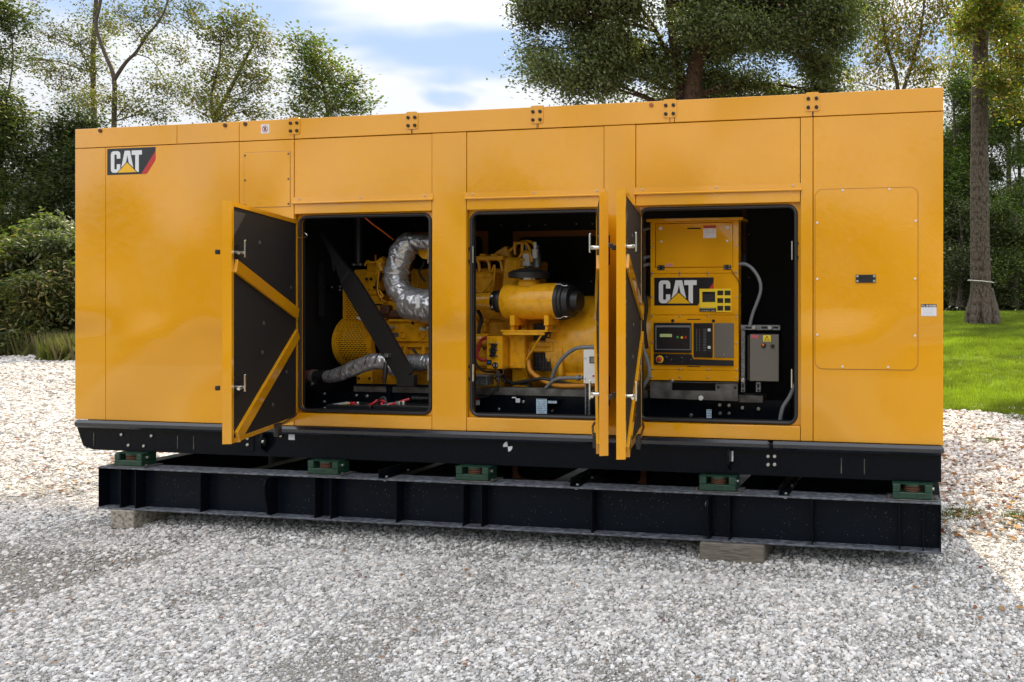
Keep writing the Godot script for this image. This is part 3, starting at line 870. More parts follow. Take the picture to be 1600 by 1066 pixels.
	# hinges and door stops on the jambs
	for q in [[668.5, 395, 410, 673.5], [668.5, 573, 595, 673.5], [739, 385, 411, 733.5], [739, 572, 597, 733.5], [1238, 378, 405, 1245.5], [1238, 578, 606, 1245.5]]:
		pass
	for q in [[3.080, 3.092, 1.941, 2.062], [3.080, 3.092, 1.090, 1.215], [3.438, 3.446, 1.942, 2.062], [3.438, 3.446, 1.091, 1.215], [5.761, 5.769, 1.940, 2.064], [5.759, 5.767, 1.087, 1.211]]:
		part(t, "strike_plate", G().bx(q[0], q[1], q[2], q[3], -0.03, -0.016), M.chrome)
	for p in [Vector3(3.096, 2.049, -0.040), Vector3(3.096, 1.961, -0.040), Vector3(3.096, 1.195, -0.040), Vector3(3.096, 1.105, -0.040), Vector3(3.400, 2.047, -0.040), Vector3(3.400, 1.957, -0.040), Vector3(3.400, 1.195, -0.040), Vector3(3.400, 1.105, -0.040), Vector3(5.796, 2.050, -0.040), Vector3(5.796, 1.958, -0.040), Vector3(5.791, 1.194, -0.040), Vector3(5.791, 1.102, -0.040)]: bolt(t, p, 0.012, M.bolt)
	part(t, "chain_hook", G().tube(curve([Vector3(2.002, 2.147, 0.000), Vector3(2.096, 2.144, 0.020), Vector3(2.124, 2.156, 0.030), Vector3(2.111, 2.171, 0.030), Vector3(2.073, 2.174, 0.030)], 4), 0.004, 6), M.chrome)
	# ---- skid under the housing
	var sk := PackedVector2Array([Vector2(-0.016, 0.715), Vector2(0.064, 0.523), Vector2(0.162, 0.4965), Vector2(L - 0.012, 0.4965), Vector2(L - 0.012, 0.715)])
	for k2 in 2: part(t, "skid_beam", G().prism(sk, [-0.04, -1.46][k2], [-0.012, -1.432][k2]), M.black)
	part(t, "skid_end", G().bx(L - 0.04, L - 0.012, 0.4975, 0.715, -1.43, -0.041), M.black)
	part(t, "skid_end", G().bx(0.1, 0.13, 0.4975, 0.715, -1.43, -0.041), M.black)
	part(t, "skid_bottom", G().bx(0.14, L - 0.05, 0.4975, 0.51, -1.43, -0.041), M.black)
	var xc := 5.629
	for q in [[0.034, xc - 0.002], [xc + 0.002, 6.757]]: part(t, "skid_lip", G().bx(q[0], q[1], 0.676, 0.735, -0.0115, 0.045, 0.018), M.lip)
	part(t, "skid_lip", G().bx(-0.03, L + 0.01, 0.676, 0.735, -1.51, -1.461, 0.012), M.black)
	for x in [0.946, 1.092, 6.093, 6.244, 0.165]: part(t, "weld_seam", G().bx(x, x + 0.006, 0.53, 0.63, -0.0115, -0.008), M.tray)
	for x in [1.727, 5.336]: part(t, "lifting_eye", G().prism(PackedVector2Array([Vector2(0.675, 0.0), Vector2(0.675, 0.035), Vector2(0.63, 0.055), Vector2(0.57, 0.055), Vector2(0.525, 0.0)]), 0, 0.016, Transform3D(Basis(Vector3(0, 1, 0), Vector3(0, 0, 1), Vector3(1, 0, 0)), Vector3(x, 0.0, -0.0118))), M.black)
	part(t, "shackle_ring", G().lathe(Vector3(1.740, 0.614, 0.020), Vector3.BACK, [Vector2(0.014, 0), Vector2(0.036, 0), Vector2(0.036, 0.012), Vector2(0.014, 0.012), Vector2(0.014, 0)], 16), M.black)
	part(t, "mounting_plate", G().bx(1.524, 1.631, 0.53, 0.66, -0.0115, -0.004, 0.004), M.black)
	part(t, "splice_strap", G().bx(5.631, 5.683, 0.55, 0.67, -0.0115, -0.004, 0.004), M.black)
	for p in [Vector3(1.586, 0.631, 0.000), Vector3(1.586, 0.582, 0.000), Vector3(1.752, 0.617, 0.033), Vector3(1.866, 0.657, -0.010), Vector3(5.651, 0.630, 0.000), Vector3(5.651, 0.575, 0.000), Vector3(5.605, 0.627, -0.010), Vector3(5.605, 0.571, -0.010), Vector3(0.431, 0.625, -0.010), Vector3(0.711, 0.623, -0.010), Vector3(0.497, 0.542, -0.010), Vector3(0.640, 0.541, -0.010)]: bolt(t, p, 0.012, M.zinc)
	part(t, "hanging_tag", G().bx(5.355, 5.366, 0.585, 0.655, -0.008, -0.004), M.white)
	part(t, "tie_label", G().bx(1.931, 1.983, 0.628, 0.681, -0.0118, -0.009), M.label)
	var cg: Vector3 = Vector3(3.716, 0.632, -0.012)
	for s in 2:
		var arc := PackedVector2Array([Vector2.ZERO])
		for i in 7:
			var an := PI / 2 + PI / 2 * i / 6.0 + PI * s
			arc.append(Vector2(cos(an), sin(an)) * 0.036)
		part(t, "balance_mark", G().prism(arc, 0.0005, 0.002, Transform3D(Basis(Vector3.BACK, 0.12), cg)), M.white)

func make_doors() -> void:
	# each door: hinge point, width, turn about the hinge, which way it runs from the hinge when shut
	var list := [[Vector3(1.975, 0.785, 0.018), 1.08, -66.5, 1.0, "left service door, swung wide open"], [Vector3(4.442, 0.785, 0.0), 1.035, 114.7, -1.0, "middle service door, seen almost edge on"], [Vector3(4.674, 0.785, 0.012), 1.07, -74.3, 1.0, "right service door, half hiding the control cabinet's bay"]]
	for d in list:
		var w: float = d[1]
		var h := 1.49
		var s: float = d[3]
		var g := G()
		var hole := PackedVector2Array([Vector2(w - 0.03, h - 0.03), Vector2(0.03, h - 0.03), Vector2(0.03, 0.03), Vector2(w - 0.03, 0.03)])
		var fix := Transform3D(Basis(Vector3(s, 0, 0), Vector3.UP, Vector3.BACK), Vector3.ZERO)
		var add := func(q: Geo) -> Geo:
			q.moved(fix)
			if s < 0.0:
				for i in range(0, q.v.size(), 3):
					var a := q.v[i + 1]; q.v[i + 1] = q.v[i + 2]; q.v[i + 2] = a
					var b := q.n[i + 1]; q.n[i + 1] = q.n[i + 2]; q.n[i + 2] = b
			return q
		g.bx(0.0, w, 0.0, h, -0.004, 0.0)
		g.bx(0.0, 0.012, 0.0, h, -0.046, -0.004); g.bx(w - 0.012, w, 0.0, h, -0.046, -0.004)
		g.bx(0.012, w - 0.012, 0.0, 0.012, -0.046, -0.004); g.bx(0.012, w - 0.012, h - 0.012, h, -0.046, -0.004)
		g.frame(0.0, w, 0.0, h, hole, -0.05, -0.046)
		var o := own(house, "door", add.call(g), M.yellow, d[4])
		o.transform = Transform3D(Basis(Vector3.UP, deg_to_rad(d[2])), d[0] - house.position)
		own(o, "insulation_panel", add.call(G().bx(0.02, w - 0.02, 0.02, h - 0.02, -0.045, -0.006)), M.foam)
		# two channel braces run from the hinge side to the free edge
		for q in [[Vector3(w - 0.035, h * 0.735, 0), Vector3(0.03, h * 0.53, 0)], [Vector3(0.03, h * 0.43, 0), Vector3(w - 0.06, 0.03, 0)]]:
			var a: Vector3 = q[0]; var b: Vector3 = q[1]
			var m := (a + b) * 0.5
			var an := atan2(b.y - a.y, b.x - a.x)
			var br := G()
			br.box(Vector3(m.x, m.y, -0.056), Vector3(a.distance_to(b), 0.085, 0.02), Basis(Vector3.BACK, an), 0.004)
			own(o, "brace", add.call(br), M.yellow)
		for fy in [0.79, 0.23]:
			var l := G()
			var yy: float = h * fy
			l.bx(w - 0.10, w - 0.03, yy - 0.05, yy + 0.05, -0.051, -0.0475, 0.001)
			own(o, "latch_plate", add.call(l), M.plastic)
			var r := G()
			r.tube([Vector3(w - 0.06, yy, -0.05), Vector3(w - 0.06, yy, -0.095)], 0.012, 8)
			r.box(Vector3(w - 0.06, yy + 0.025, -0.1), Vector3(0.022, 0.11, 0.012), Basis.IDENTITY, 0.004)
			r.tube([Vector3(w - 0.06, yy, -0.09), Vector3(w + 0.005, yy - 0.006, -0.09)], 0.009, 8)
			own(o, "latch", add.call(r), M.chrome)
			own(o, "outside_handle", add.call(G().bx(w - 0.3, w - 0.2, yy - 0.09, yy + 0.09, 0.0005, 0.016, 0.006)), M.plastic)
			own(o, "striker_pin", add.call(G().bx(w - 0.03, w - 0.01, yy - 0.015, yy + 0.015, 0.021, 0.045, 0.004)), M.plastic)
		for q in [[0.62, 0.85], [0.12, 0.66], [0.56, 0.49], [0.58, 0.36], [0.2, 0.25], [0.42, 0.11]]:
			own(o, "insulation_pin", add.call(G().disc(Vector3(w * q[0], h * q[1], -0.0455), Vector3.FORWARD, 0.014, 0.006, 8)), M.tray)
		# door stay along the lower edge
		own(o, "stay_rod", add.call(G().tube([Vector3(0.06, 0.05, -0.06), Vector3(0.16, 0.035, -0.075), Vector3(0.36, 0.02, -0.075), Vector3(0.4, 0.0, -0.07)], 0.008, 8)), M.chrome)
		own(o, "stay_bracket", add.call(G().bx(0.38, 0.45, -0.06, 0.03, -0.078, -0.051, 0.004)), M.plastic)
		for fy in [0.1, 0.9]: own(o, "hinge", add.call(G().tube([Vector3(-0.004, h * fy - 0.05, -0.01), Vector3(-0.004, h * fy + 0.05, -0.01)], 0.012, 8)), M.yellow)

func lumps(list: Array, g: Geo, bev := 0.008) -> Geo:   # [x0, x1, y0, y1] rectangles with near and far z
	for q in list: g.bx(q[0][0], q[0][1], q[0][2], q[0][3], q[1], q[2], bev)
	return g

func make_engine() -> void:
	var t := thing("diesel_engine", "yellow diesel engine behind the left and middle door openings", "engine", Vector3(3.3, 0.6, -0.9))
	part(t, "engine_block", lumps([[[2.286, 3.373, 1.214, 1.522], -1.05, -0.58], [[2.330, 3.330, 1.143, 1.236], -1.0, -0.56]], G(), 0.02), M.cast)
	part(t, "oil_pan", lumps([[[2.267, 3.328, 0.973, 1.144], -1.0, -0.62]], G(), 0.02), M.cast)
	part(t, "cylinder_head", lumps([[[2.026, 3.339, 1.511, 1.677], -1.0, -0.64], [[2.414, 3.281, 1.678, 1.941], -1.0, -0.74]], G(), 0.015), M.cast)
	part(t, "timing_cover", lumps([[[1.950, 2.189, 1.668, 1.939], -1.0, -0.66], [[2.086, 2.193, 1.922, 2.006], -0.9, -0.64], [[2.082, 2.189, 1.721, 1.774], -0.9, -0.645]], G(), 0.01), M.cast)
	for q in [[3.078, 3.245, 1.738, 1.906], [2.892, 3.050, 1.738, 1.908], [2.705, 2.864, 1.739, 1.909]]:
		var vc := part(t, "valve_cover", G().bx(q[0], q[1], q[2], q[3], -0.9, -0.6, 0.015), M.cast)
		part(vc, "cover_rim", G().bx(q[0] - 0.01, q[1] + 0.01, q[3] - 0.05, q[3] - 0.035, -0.9, -0.59, 0.004), M.cast)
	# inlet manifold with arched ports over the covers
	var man := G()
	var mr := [2.845, 3.328, 2.000, 2.036]
	man.bx(mr[0], mr[1], mr[2], mr[3], -0.78, -0.62, 0.006)
	for u in [2.857, 2.947, 3.032, 3.122, 3.211, 3.317]: man.tube(curve([Vector3(u - 0.04, mr[2] + 0.005, -0.64), Vector3(u - 0.012, mr[2] - 0.02, -0.63), Vector3(u, mr[2] - 0.09, -0.625)], 3), 0.013, 6)
	part(t, "inlet_manifold", man, M.cast)
	for u in [3.139, 3.239]: part(t, "rocker_cap", G().bx(u - 0.025, u + 0.025, mr[3], mr[3] + 0.018, -0.74, -0.63, 0.004), M.cast)
	# flywheel housing, leaning plate with bolt bosses
	var fr := [3.311, 3.449, 1.421, 2.023]
	var fw := G()
	fw.box(Vector3((fr[0] + fr[1]) * 0.5, (fr[2] + fr[3]) * 0.5, -0.85), Vector3(fr[1] - fr[0], fr[3] - fr[2], 0.5), Basis(Vector3.BACK, -0.1), 0.02)
	fw.box(Vector3((fr[0] + fr[1]) * 0.5 - 0.1, fr[3] + 0.02, -0.9), Vector3(0.12, 0.12, 0.4), Basis(Vector3.BACK, 0.5), 0.01)
	var fly := part(t, "flywheel_housing", fw, M.cast)
	for k in 6: part(fly, "bolt", G().disc(Vector3(fr[1] + 0.02 - k * 0.004, lerpf(fr[2] + 0.25, fr[3] - 0.02, k / 5.0), -0.64), Vector3.RIGHT, 0.012, 0.05, 6), M.cast)
	# core plugs, bosses and bolts on the block's side
	for p in [Vector3(2.475, 1.402, -0.580), Vector3(2.641, 1.398, -0.580), Vector3(3.107, 1.498, -0.580), Vector3(3.202, 1.457, -0.580)]: part(t, "core_plug", G().lathe(p, Vector3.BACK, [Vector2(0.03, -0.005), Vector2(0.032, 0.01), Vector2(0.024, 0.012), Vector2(0.022, 0.002), Vector2(0, 0.002)], 18), M.cast)
	for p in [Vector3(2.498, 1.284, -0.560), Vector3(2.664, 1.285, -0.560), Vector3(2.391, 1.521, -0.580), Vector3(2.558, 1.496, -0.580), Vector3(2.133, 1.858, -0.640), Vector3(2.163, 1.789, -0.640), Vector3(2.092, 1.858, -0.640), Vector3(3.141, 1.385, -0.580)]: bolt(t, p, 0.012, M.bolt)
	var st := part(t, "side_rib", lumps([[[2.351, 2.730, 1.506, 1.527], -0.6, -0.555], [[2.351, 2.730, 1.346, 1.362], -0.6, -0.555], [[2.355, 2.733, 1.300, 1.310], -0.6, -0.55]], G(), 0.005), M.cast)
	for u in [2.505, 2.671]: part(t, "side_boss", G().tube([Vector3(u, 1.212, -0.56), Vector3(u, 1.315, -0.562)], [0.03, 0.016], 8), M.cast)
	# dark exhaust manifold and small plumbing
	part(t, "exhaust_manifold", lumps([[[2.262, 2.580, 1.537, 1.599], -0.62, -0.55], [[2.289, 2.370, 1.563, 1.641], -0.6, -0.53]], G(), 0.012), M.rust)
	var lines := [[Vector3(2.235, 1.772, -0.600), Vector3(2.278, 1.719, -0.590), Vector3(2.267, 1.688, -0.590), Vector3(2.313, 1.667, -0.590)], [Vector3(2.212, 1.903, -0.600), Vector3(2.251, 1.939, -0.580), Vector3(2.239, 1.772, -0.580), Vector3(2.274, 1.698, -0.580)], [Vector3(3.092, 1.788, -0.560), Vector3(3.154, 1.752, -0.550), Vector3(3.192, 1.747, -0.550), Vector3(3.237, 1.792, -0.550), Vector3(3.275, 1.863, -0.560)], [Vector3(2.106, 1.967, -0.600), Vector3(2.145, 2.003, -0.580), Vector3(2.192, 1.986, -0.580), Vector3(2.251, 2.001, -0.580), Vector3(2.274, 1.959, -0.580)], [Vector3(3.258, 1.904, -0.570), Vector3(3.291, 1.954, -0.560), Vector3(3.280, 1.787, -0.560)]]
	for l in lines: part(t, "fuel_line", G().tube(curve(l), 0.008, 6), M.cast)
	part(t, "wiring_loom", G().tube(curve([Vector3(2.224, 1.982, -0.600), Vector3(2.255, 1.887, -0.590), Vector3(2.226, 1.809, -0.590), Vector3(2.235, 1.730, -0.600)]), 0.014, 7), M.rubber)
	part(t, "thermostat_housing", G().lathe(Vector3(2.228, 1.958, -0.640), Vector3.UP, [Vector2(0.05, -0.05), Vector2(0.05, 0.02), Vector2(0.035, 0.03), Vector2(0.035, 0.05), Vector2(0, 0.05)], 14), M.cast)
	part(t, "water_elbow", G().tube(curve([Vector3(2.265, 1.919, -0.600), Vector3(2.247, 1.987, -0.600), Vector3(2.288, 2.018, -0.600)]), 0.03, 10), M.cast)
	part(t, "sender_stalk", lumps([[[2.194, 2.209, 1.972, 2.056], -0.61, -0.6]], G(), 0.002), M.copper)
	# rows of small bolts, looms and hoses that fill the engine's side
	var er := RandomNumberGenerator.new()
	er.seed = 31
	for k in 9:
		var u0: Vector3 = Vector3(2.334, 1.179, -0.555).lerp(Vector3(2.741, 1.184, -0.555), k / 8.0)
		part(t, "bolt", G().disc(u0, Vector3.BACK, 0.009, 0.008, 6), M.cast)
	for k in 8: part(t, "bolt", G().disc(Vector3(2.054, 1.525, -0.635).lerp(Vector3(2.686, 1.526, -0.635), k / 7.0) + Vector3(0, 0.012, 0), Vector3.BACK, 0.011, 0.012, 6), M.cast)
	for k in 7: part(t, "bolt", G().disc(Vector3(3.076, 1.748, -0.595).lerp(Vector3(3.254, 1.747, -0.595), k / 6.0), Vector3.BACK, 0.008, 0.012, 6), M.cast)
	for k in 6: part(t, "injector_line", G().tube(curve([Vector3(2.253, 1.891, -0.700) + Vector3(k * 0.11, 0, 0), Vector3(2.284, 1.937, -0.660) + Vector3(k * 0.11 + 0.02, 0, 0), Vector3(2.318, 1.836, -0.630) + Vector3(k * 0.11 + 0.03, 0, 0), Vector3(2.326, 1.688, -0.620) + Vector3(k * 0.11, 0, 0)], 4), 0.0075, 6), M.cast)
	for l in [[Vector3(2.584, 2.082, -0.600), Vector3(2.656, 1.987, -0.580), Vector3(2.616, 1.910, -0.580), Vector3(2.653, 1.833, -0.600)], [Vector3(3.104, 1.676, -0.550), Vector3(3.200, 1.539, -0.520), Vector3(3.190, 1.424, -0.500), Vector3(3.257, 1.300, -0.480)], [Vector3(3.166, 1.266, -0.450), Vector3(3.223, 1.179, -0.420), Vector3(3.295, 1.132, -0.400), Vector3(3.396, 1.119, -0.400), Vector3(3.476, 1.046, -0.400)], [Vector3(2.047, 1.678, -0.600), Vector3(2.151, 1.625, -0.580), Vector3(2.247, 1.646, -0.570), Vector3(2.348, 1.625, -0.560)], [Vector3(3.394, 1.154, -0.450), Vector3(3.448, 1.082, -0.430), Vector3(3.518, 1.045, -0.420), Vector3(3.682, 1.034, -0.410)], [Vector3(2.616, 1.293, -0.500), Vector3(2.686, 1.239, -0.480), Vector3(2.782, 1.255, -0.480)]]: part(t, "hose", G().tube(curve(l), er.randf_range(0.008, 0.014), 7), M.rubber)
	for p in [Vector3(3.176, 1.412, -0.550), Vector3(3.132, 1.574, -0.550), Vector3(3.231, 1.524, -0.560), Vector3(2.704, 1.461, -0.560), Vector3(2.381, 1.459, -0.570), Vector3(3.227, 1.343, -0.520)]: part(t, "pipe_union", G().lathe(p, Vector3.BACK, [Vector2(0, 0), Vector2(0.02, 0), Vector2(0.02, 0.015), Vector2(0.012, 0.017), Vector2(0.012, 0.04), Vector2(0, 0.04)], 6), [M.cast, M.zinc][er.randi() % 2])
	part(t, "oil_cooler", G().lathe(Vector3(3.157, 1.363, -0.500), Vector3.RIGHT, [Vector2(0, 0), Vector2(0.05, 0.002), Vector2(0.055, 0.02), Vector2(0.055, 0.1), Vector2(0.045, 0.12), Vector2(0, 0.12)], 16), M.cast)
	for q in [[[2.619, 2.693, 1.439, 1.460], 0], [[2.371, 2.429, 1.381, 1.417], 1]]: part(t, "data_plate", G().bx(q[0][0], q[0][1], q[0][2], q[0][3], -0.5795, -0.5775), [M.label, M.galv][q[1]])
	# perforated guards over fan and belts
	var holes := Image.create(256, 256, false, Image.FORMAT_RGBA8)
	holes.fill(Color.WHITE)
	for j in 8:
		for i in 4: 
			var x0 := (i * 64 + (32 if j % 2 else 0)) % 256
			for k in [0, -256]: holes.fill_rect(Rect2i(x0 + 8 + k, j * 32 + 8, 46, 17), Color(1, 1, 1, 0))
	var pm: StandardMaterial3D = M.cast.duplicate()
	pm.albedo_texture = ImageTexture.create_from_image(holes)
	pm.transparency = BaseMaterial3D.TRANSPARENCY_ALPHA_SCISSOR
	pm.alpha_scissor_threshold = 0.5
	pm.normal_enabled = false
	pm.uv1_triplanar = true
	pm.uv1_world_triplanar = true
	pm.uv1_scale = Vector3.ONE * 8.0
	var gr := [1.899, 2.120, 1.519, 1.800]
	var gp := part(t, "fan_guard", G().bx(gr[0], gr[1], gr[2] - 0.2, gr[3], -0.625, -0.62), pm)
	part(gp, "guard_edge", G().bx(gr[0] - 0.008, gr[0] + 0.005, gr[2] - 0.2, gr[3] + 0.03, -0.64, -0.612), M.cast)
	var rc := 0.215
	var dc := Vector3(1.884, 1.333, -0.72)
	var dl := 2.303 - 1.975
	var dg := part(t, "belt_guard", G().lathe(dc, Vector3.RIGHT, [Vector2(rc, 0.02), Vector2(rc, dl)], 36), pm)
	part(dg, "guard_hoop", G().lathe(dc, Vector3.RIGHT, [Vector2(rc - 0.03, -0.004), Vector2(rc + 0.004, -0.004), Vector2(rc + 0.004, 0.03), Vector2(rc - 0.03, 0.03)], 36), M.cast)
	part(dg, "guard_hoop", G().lathe(dc, Vector3.RIGHT, [Vector2(rc - 0.03, dl - 0.01), Vector2(rc + 0.012, dl - 0.01), Vector2(rc + 0.012, dl + 0.035), Vector2(rc - 0.03, dl + 0.035), Vector2(rc - 0.06, dl + 0.0)], 36), M.cast)
	part(dg, "pulley", G().lathe(dc, Vector3.RIGHT, [Vector2(0.0, 0.05), Vector2(0.15, 0.05), Vector2(0.13, 0.08), Vector2(0.15, 0.12), Vector2(0.12, 0.2)], 24), M.bolt)
	part(dg, "fan_hub", G().bx(dc.x - 0.01, dc.x + 0.1, dc.y + 0.1, dc.y + 0.5, -0.9, -0.7), M.lining)
	part(t, "guard_grease_fitting", G().tube([Vector3(2.140, 1.540, -0.470), Vector3(2.186, 1.522, -0.470)], 0.009, 8), M.white)
	var fb := [2.150, 2.288, 0.979, 1.118]
	var foot := part(t, "front_support", G().bx(fb[0], fb[1], fb[2], fb[3], -0.8, -0.45, 0.004), M.cast)
	for p in [Vector3(2.170, 1.053, -0.450), Vector3(2.268, 1.055, -0.450)]: part(foot, "bolt_hole", G().disc(p, Vector3.BACK, 0.012, 0.002, 10), M.lining)
	part(t, "rear_support", lumps([[[2.610, 2.768, 1.003, 1.105], -0.9, -0.5]], G(), 0.006), M.cast)
	# fuel filters and their looping pipes on top of the engine's rear end
	part(t, "filter_base", lumps([[[3.471, 3.532, 1.952, 2.065], -0.74, -0.66]], G(), 0.006), M.light_grey)
	for u in [3.483, 3.566]: part(t, "filter_canister", G().lathe(Vector3(u, 1.944, -0.72), Vector3.UP, [Vector2(0, 0), Vector2(0.035, 0), Vector2(0.035, 0.11), Vector2(0.02, 0.14), Vector2(0.02, 0.18), Vector2(0, 0.18)], 14), M.galv)
	part(t, "filter_canister", G().lathe(Vector3(3.582, 2.013, -0.660), Vector3.UP, [Vector2(0, 0), Vector2(0.022, 0), Vector2(0.022, 0.07), Vector2(0.012, 0.08), Vector2(0.012, 0.13), Vector2(0, 0.13)], 12), M.light_grey)
	for l in [[Vector3(3.399, 2.047, -0.680), Vector3(3.399, 2.124, -0.680), Vector3(3.438, 2.141, -0.680), Vector3(3.494, 2.133, -0.680), Vector3(3.527, 2.086, -0.680), Vector3(3.532, 2.055, -0.680)], [Vector3(3.427, 1.963, -0.660), Vector3(3.455, 2.035, -0.660), Vector3(3.493, 2.065, -0.660), Vector3(3.538, 2.054, -0.660), Vector3(3.554, 1.982, -0.660)], [Vector3(3.405, 2.143, -0.720), Vector3(3.461, 2.157, -0.720), Vector3(3.522, 2.146, -0.720), Vector3(3.550, 2.110, -0.720), Vector3(3.550, 2.063, -0.720)], [Vector3(3.338, 2.080, -0.700), Vector3(3.377, 2.110, -0.700), Vector3(3.388, 2.152, -0.700)], [Vector3(3.471, 2.132, -0.660), Vector3(3.471, 2.055, -0.660)]]: part(t, "fuel_line", G().tube(curve(l), 0.013, 7), M.cast)

	# ---- alternator
	var al := thing("alternator", "big yellow alternator drum behind the air cleaner in the middle opening", "alternator", Vector3(4.4, 0.6, -0.8))
	var ar := 0.41
	var ac := Vector3(3.597, 1.308, -0.88)
	part(al, "drum", G().lathe(ac, Vector3.RIGHT, [Vector2(0, 0), Vector2(ar * 0.92, 0), Vector2(ar * 0.92, 0.16), Vector2(ar, 0.17), Vector2(ar, 1.25), Vector2(0, 1.25)], 44), M.cast)
	part(al, "flange_ring", G().lathe(ac, Vector3.RIGHT, [Vector2(ar * 0.9, -0.04), Vector2(ar * 1.03, -0.04), Vector2(ar * 1.03, 0.0), Vector2(ar * 0.9, 0.0)], 44), M.cast)
	for q in [[3.666, 3.801, 1.369, 1.497], [3.666, 3.801, 1.133, 1.271]]:
		var vent := part(al, "vent", G().bx(q[0], q[1], q[2], q[3], -0.53, -0.485), M.lining)
		for i in 6: part(vent, "vent_bar", G().bx(lerpf(q[0], q[1], i / 5.0) - 0.004, lerpf(q[0], q[1], i / 5.0) + 0.004, q[2], q[3], -0.4845, -0.478), M.bolt)
		for i in 3: part(vent, "vent_bar", G().bx(q[0], q[1], lerpf(q[2], q[3], (i + 0.5) / 3.0) - 0.004, lerpf(q[2], q[3], (i + 0.5) / 3.0) + 0.004, -0.4845, -0.4765), M.bolt)
	part(al, "vent_band", lumps([[[3.632, 3.833, 1.281, 1.359], -0.56, -0.465], [[3.682, 3.809, 1.311, 1.323], -0.47, -0.45]], G(), 0.006), M.cast)
	part(al, "lifting_rib", lumps([[[3.877, 3.914, 1.077, 1.317], -0.6, -0.46]], G(), 0.006), M.cast)
	for q in [[[3.857, 4.171, 1.036, 1.115], -0.9, -0.5], [[3.462, 3.586, 0.996, 1.141], -0.8, -0.52]]: part(al, "support_foot", lumps([q], G(), 0.006), M.cast)

	# ---- air cleaner on its bracket
	var a := thing("air_cleaner", "yellow air cleaner canister with black rubber ends on a bracket", "air cleaner", Vector3(3.703, 1.415, -0.42))
	var cy := 1.669
	var o := Vector3(3.478, cy, -0.42)
	var cl := 3.918 - 3.478
	part(a, "canister", G().lathe(o, Vector3.RIGHT, [Vector2(0, 0), Vector2(0.128, 0), Vector2(0.137, 0.01), Vector2(0.137, 0.03), Vector2(0.139, 0.032), Vector2(0.139, cl), Vector2(0, cl)], 40), M.cast)
	part(a, "end_cap", G().lathe(o + Vector3(cl, 0, 0), Vector3.RIGHT, [Vector2(0.13, 0.0), Vector2(0.146, 0.002), Vector2(0.146, 0.03), Vector2(0.138, 0.034), Vector2(0.138, 0.055), Vector2(0.126, 0.06), Vector2(0.12, 0.1), Vector2(0.08, 0.11), Vector2(0.075, 0.16), Vector2(0, 0.16)], 36), M.rubber)
	for s in [1.0, -1.0]: part(a, "clip_wire", G().tube(curve([o + Vector3(cl - 0.005, s * 0.125, 0.07), o + Vector3(cl + 0.03, s * 0.128, 0.075), o + Vector3(cl + 0.065, s * 0.115, 0.08), o + Vector3(cl + 0.09, s * 0.118, 0.075)], 4), 0.004, 6), M.chrome)
	part(a, "inlet_boot", G().lathe(o, Vector3.LEFT, [Vector2(0.0, -0.002), Vector2(0.085, -0.001), Vector2(0.085, 0.03), Vector2(0.09, 0.045), Vector2(0.083, 0.06), Vector2(0.085, 0.1), Vector2(0.0, 0.1)], 28), M.rubber)
	for d in [0.01, 0.075]: part(a, "hose_clamp", G().lathe(o, Vector3.LEFT, [Vector2(0.085, d), Vector2(0.0885, d), Vector2(0.0885, d + 0.016), Vector2(0.085, d + 0.016)], 28), M.chrome)
	part(a, "air_duct", G().lathe(o + Vector3(-0.095, 0, 0), Vector3.LEFT, [Vector2(0, 0), Vector2(0.066, 0), Vector2(0.066, 0.55), Vector2(0, 0.55)], 28), M.cast)
	var nx := 3.661
	part(a, "neck", G().lathe(Vector3(nx, cy + 0.115, -0.42), Vector3.UP, [Vector2(0.085, 0), Vector2(0.085, 0.03), Vector2(0.075, 0.055), Vector2(0.075, 0.09)], 28), M.cast)
	part(a, "hose_clamp", G().lathe(Vector3(nx, cy + 0.165, -0.42), Vector3.UP, [Vector2(0.0755, 0), Vector2(0.079, 0), Vector2(0.079, 0.018), Vector2(0.0755, 0.018)], 28), M.chrome)
	var cap := 1.865
	part(a, "rain_cap", G().lathe(Vector3(nx, cap - 0.03, -0.42), Vector3.UP, [Vector2(0.07, 0), Vector2(0.075, 0.01), Vector2(0.15, 0.012), Vector2(0.153, 0.05), Vector2(0.13, 0.066), Vector2(0.06, 0.085), Vector2(0, 0.09)], 36), M.rubber)
	for q in [[3.565, 3.604, 1.485, 1.562], [3.841, 3.880, 1.487, 1.563]]: part(a, "saddle_leg", G().bx(q[0], q[1], q[2], q[3], -0.5, -0.3, 0.004), M.cast)
	for q in [[3.561, 3.588, 1.451, 1.485], [3.841, 3.864, 1.453, 1.486]]: part(a, "spacer", G().bx(q[0], q[1], q[2], q[3], -0.4, -0.32, 0.002), M.cast)
	part(a, "shelf", lumps([[[3.502, 3.880, 1.440, 1.452], -0.56, -0.28], [[3.518, 3.854, 1.416, 1.443], -0.3, -0.285]], G(), 0.002), M.cast)
	part(a, "shelf_strut", G().tube([Vector3(3.823, 1.415, -0.300), Vector3(3.635, 1.214, -0.420)], 0.011, 4), M.cast)
	var sb := [3.513, 3.635, 1.156, 1.415]
	var sp := part(a, "support_bracket", G().bx(sb[0] - 0.05, sb[1], sb[2], sb[3], -0.55, -0.41, 0.006).bx(sb[0], sb[1], sb[2], sb[3], -0.409, -0.395, 0.006), M.cast)
	for q in [[0.12, 0.9], [0.88, 0.9], [0.15, 0.52], [0.85, 0.52], [0.15, 0.1], [0.85, 0.1]]: part(sp, "bolt", G().disc(Vector3(lerpf(sb[0], sb[1], q[0]), lerpf(sb[2], sb[3], q[1]), -0.395), Vector3.BACK, 0.013, 0.006, 10), M.cast)

	# ---- switch box of the starter
	var sw := thing("starter_switch_box", "small yellow box with black relays, a blue knob and a key dial", "switch box", Vector3(3.439, 1.157, -0.32))
	var q1 := [3.376, 3.505, 1.157, 1.405]
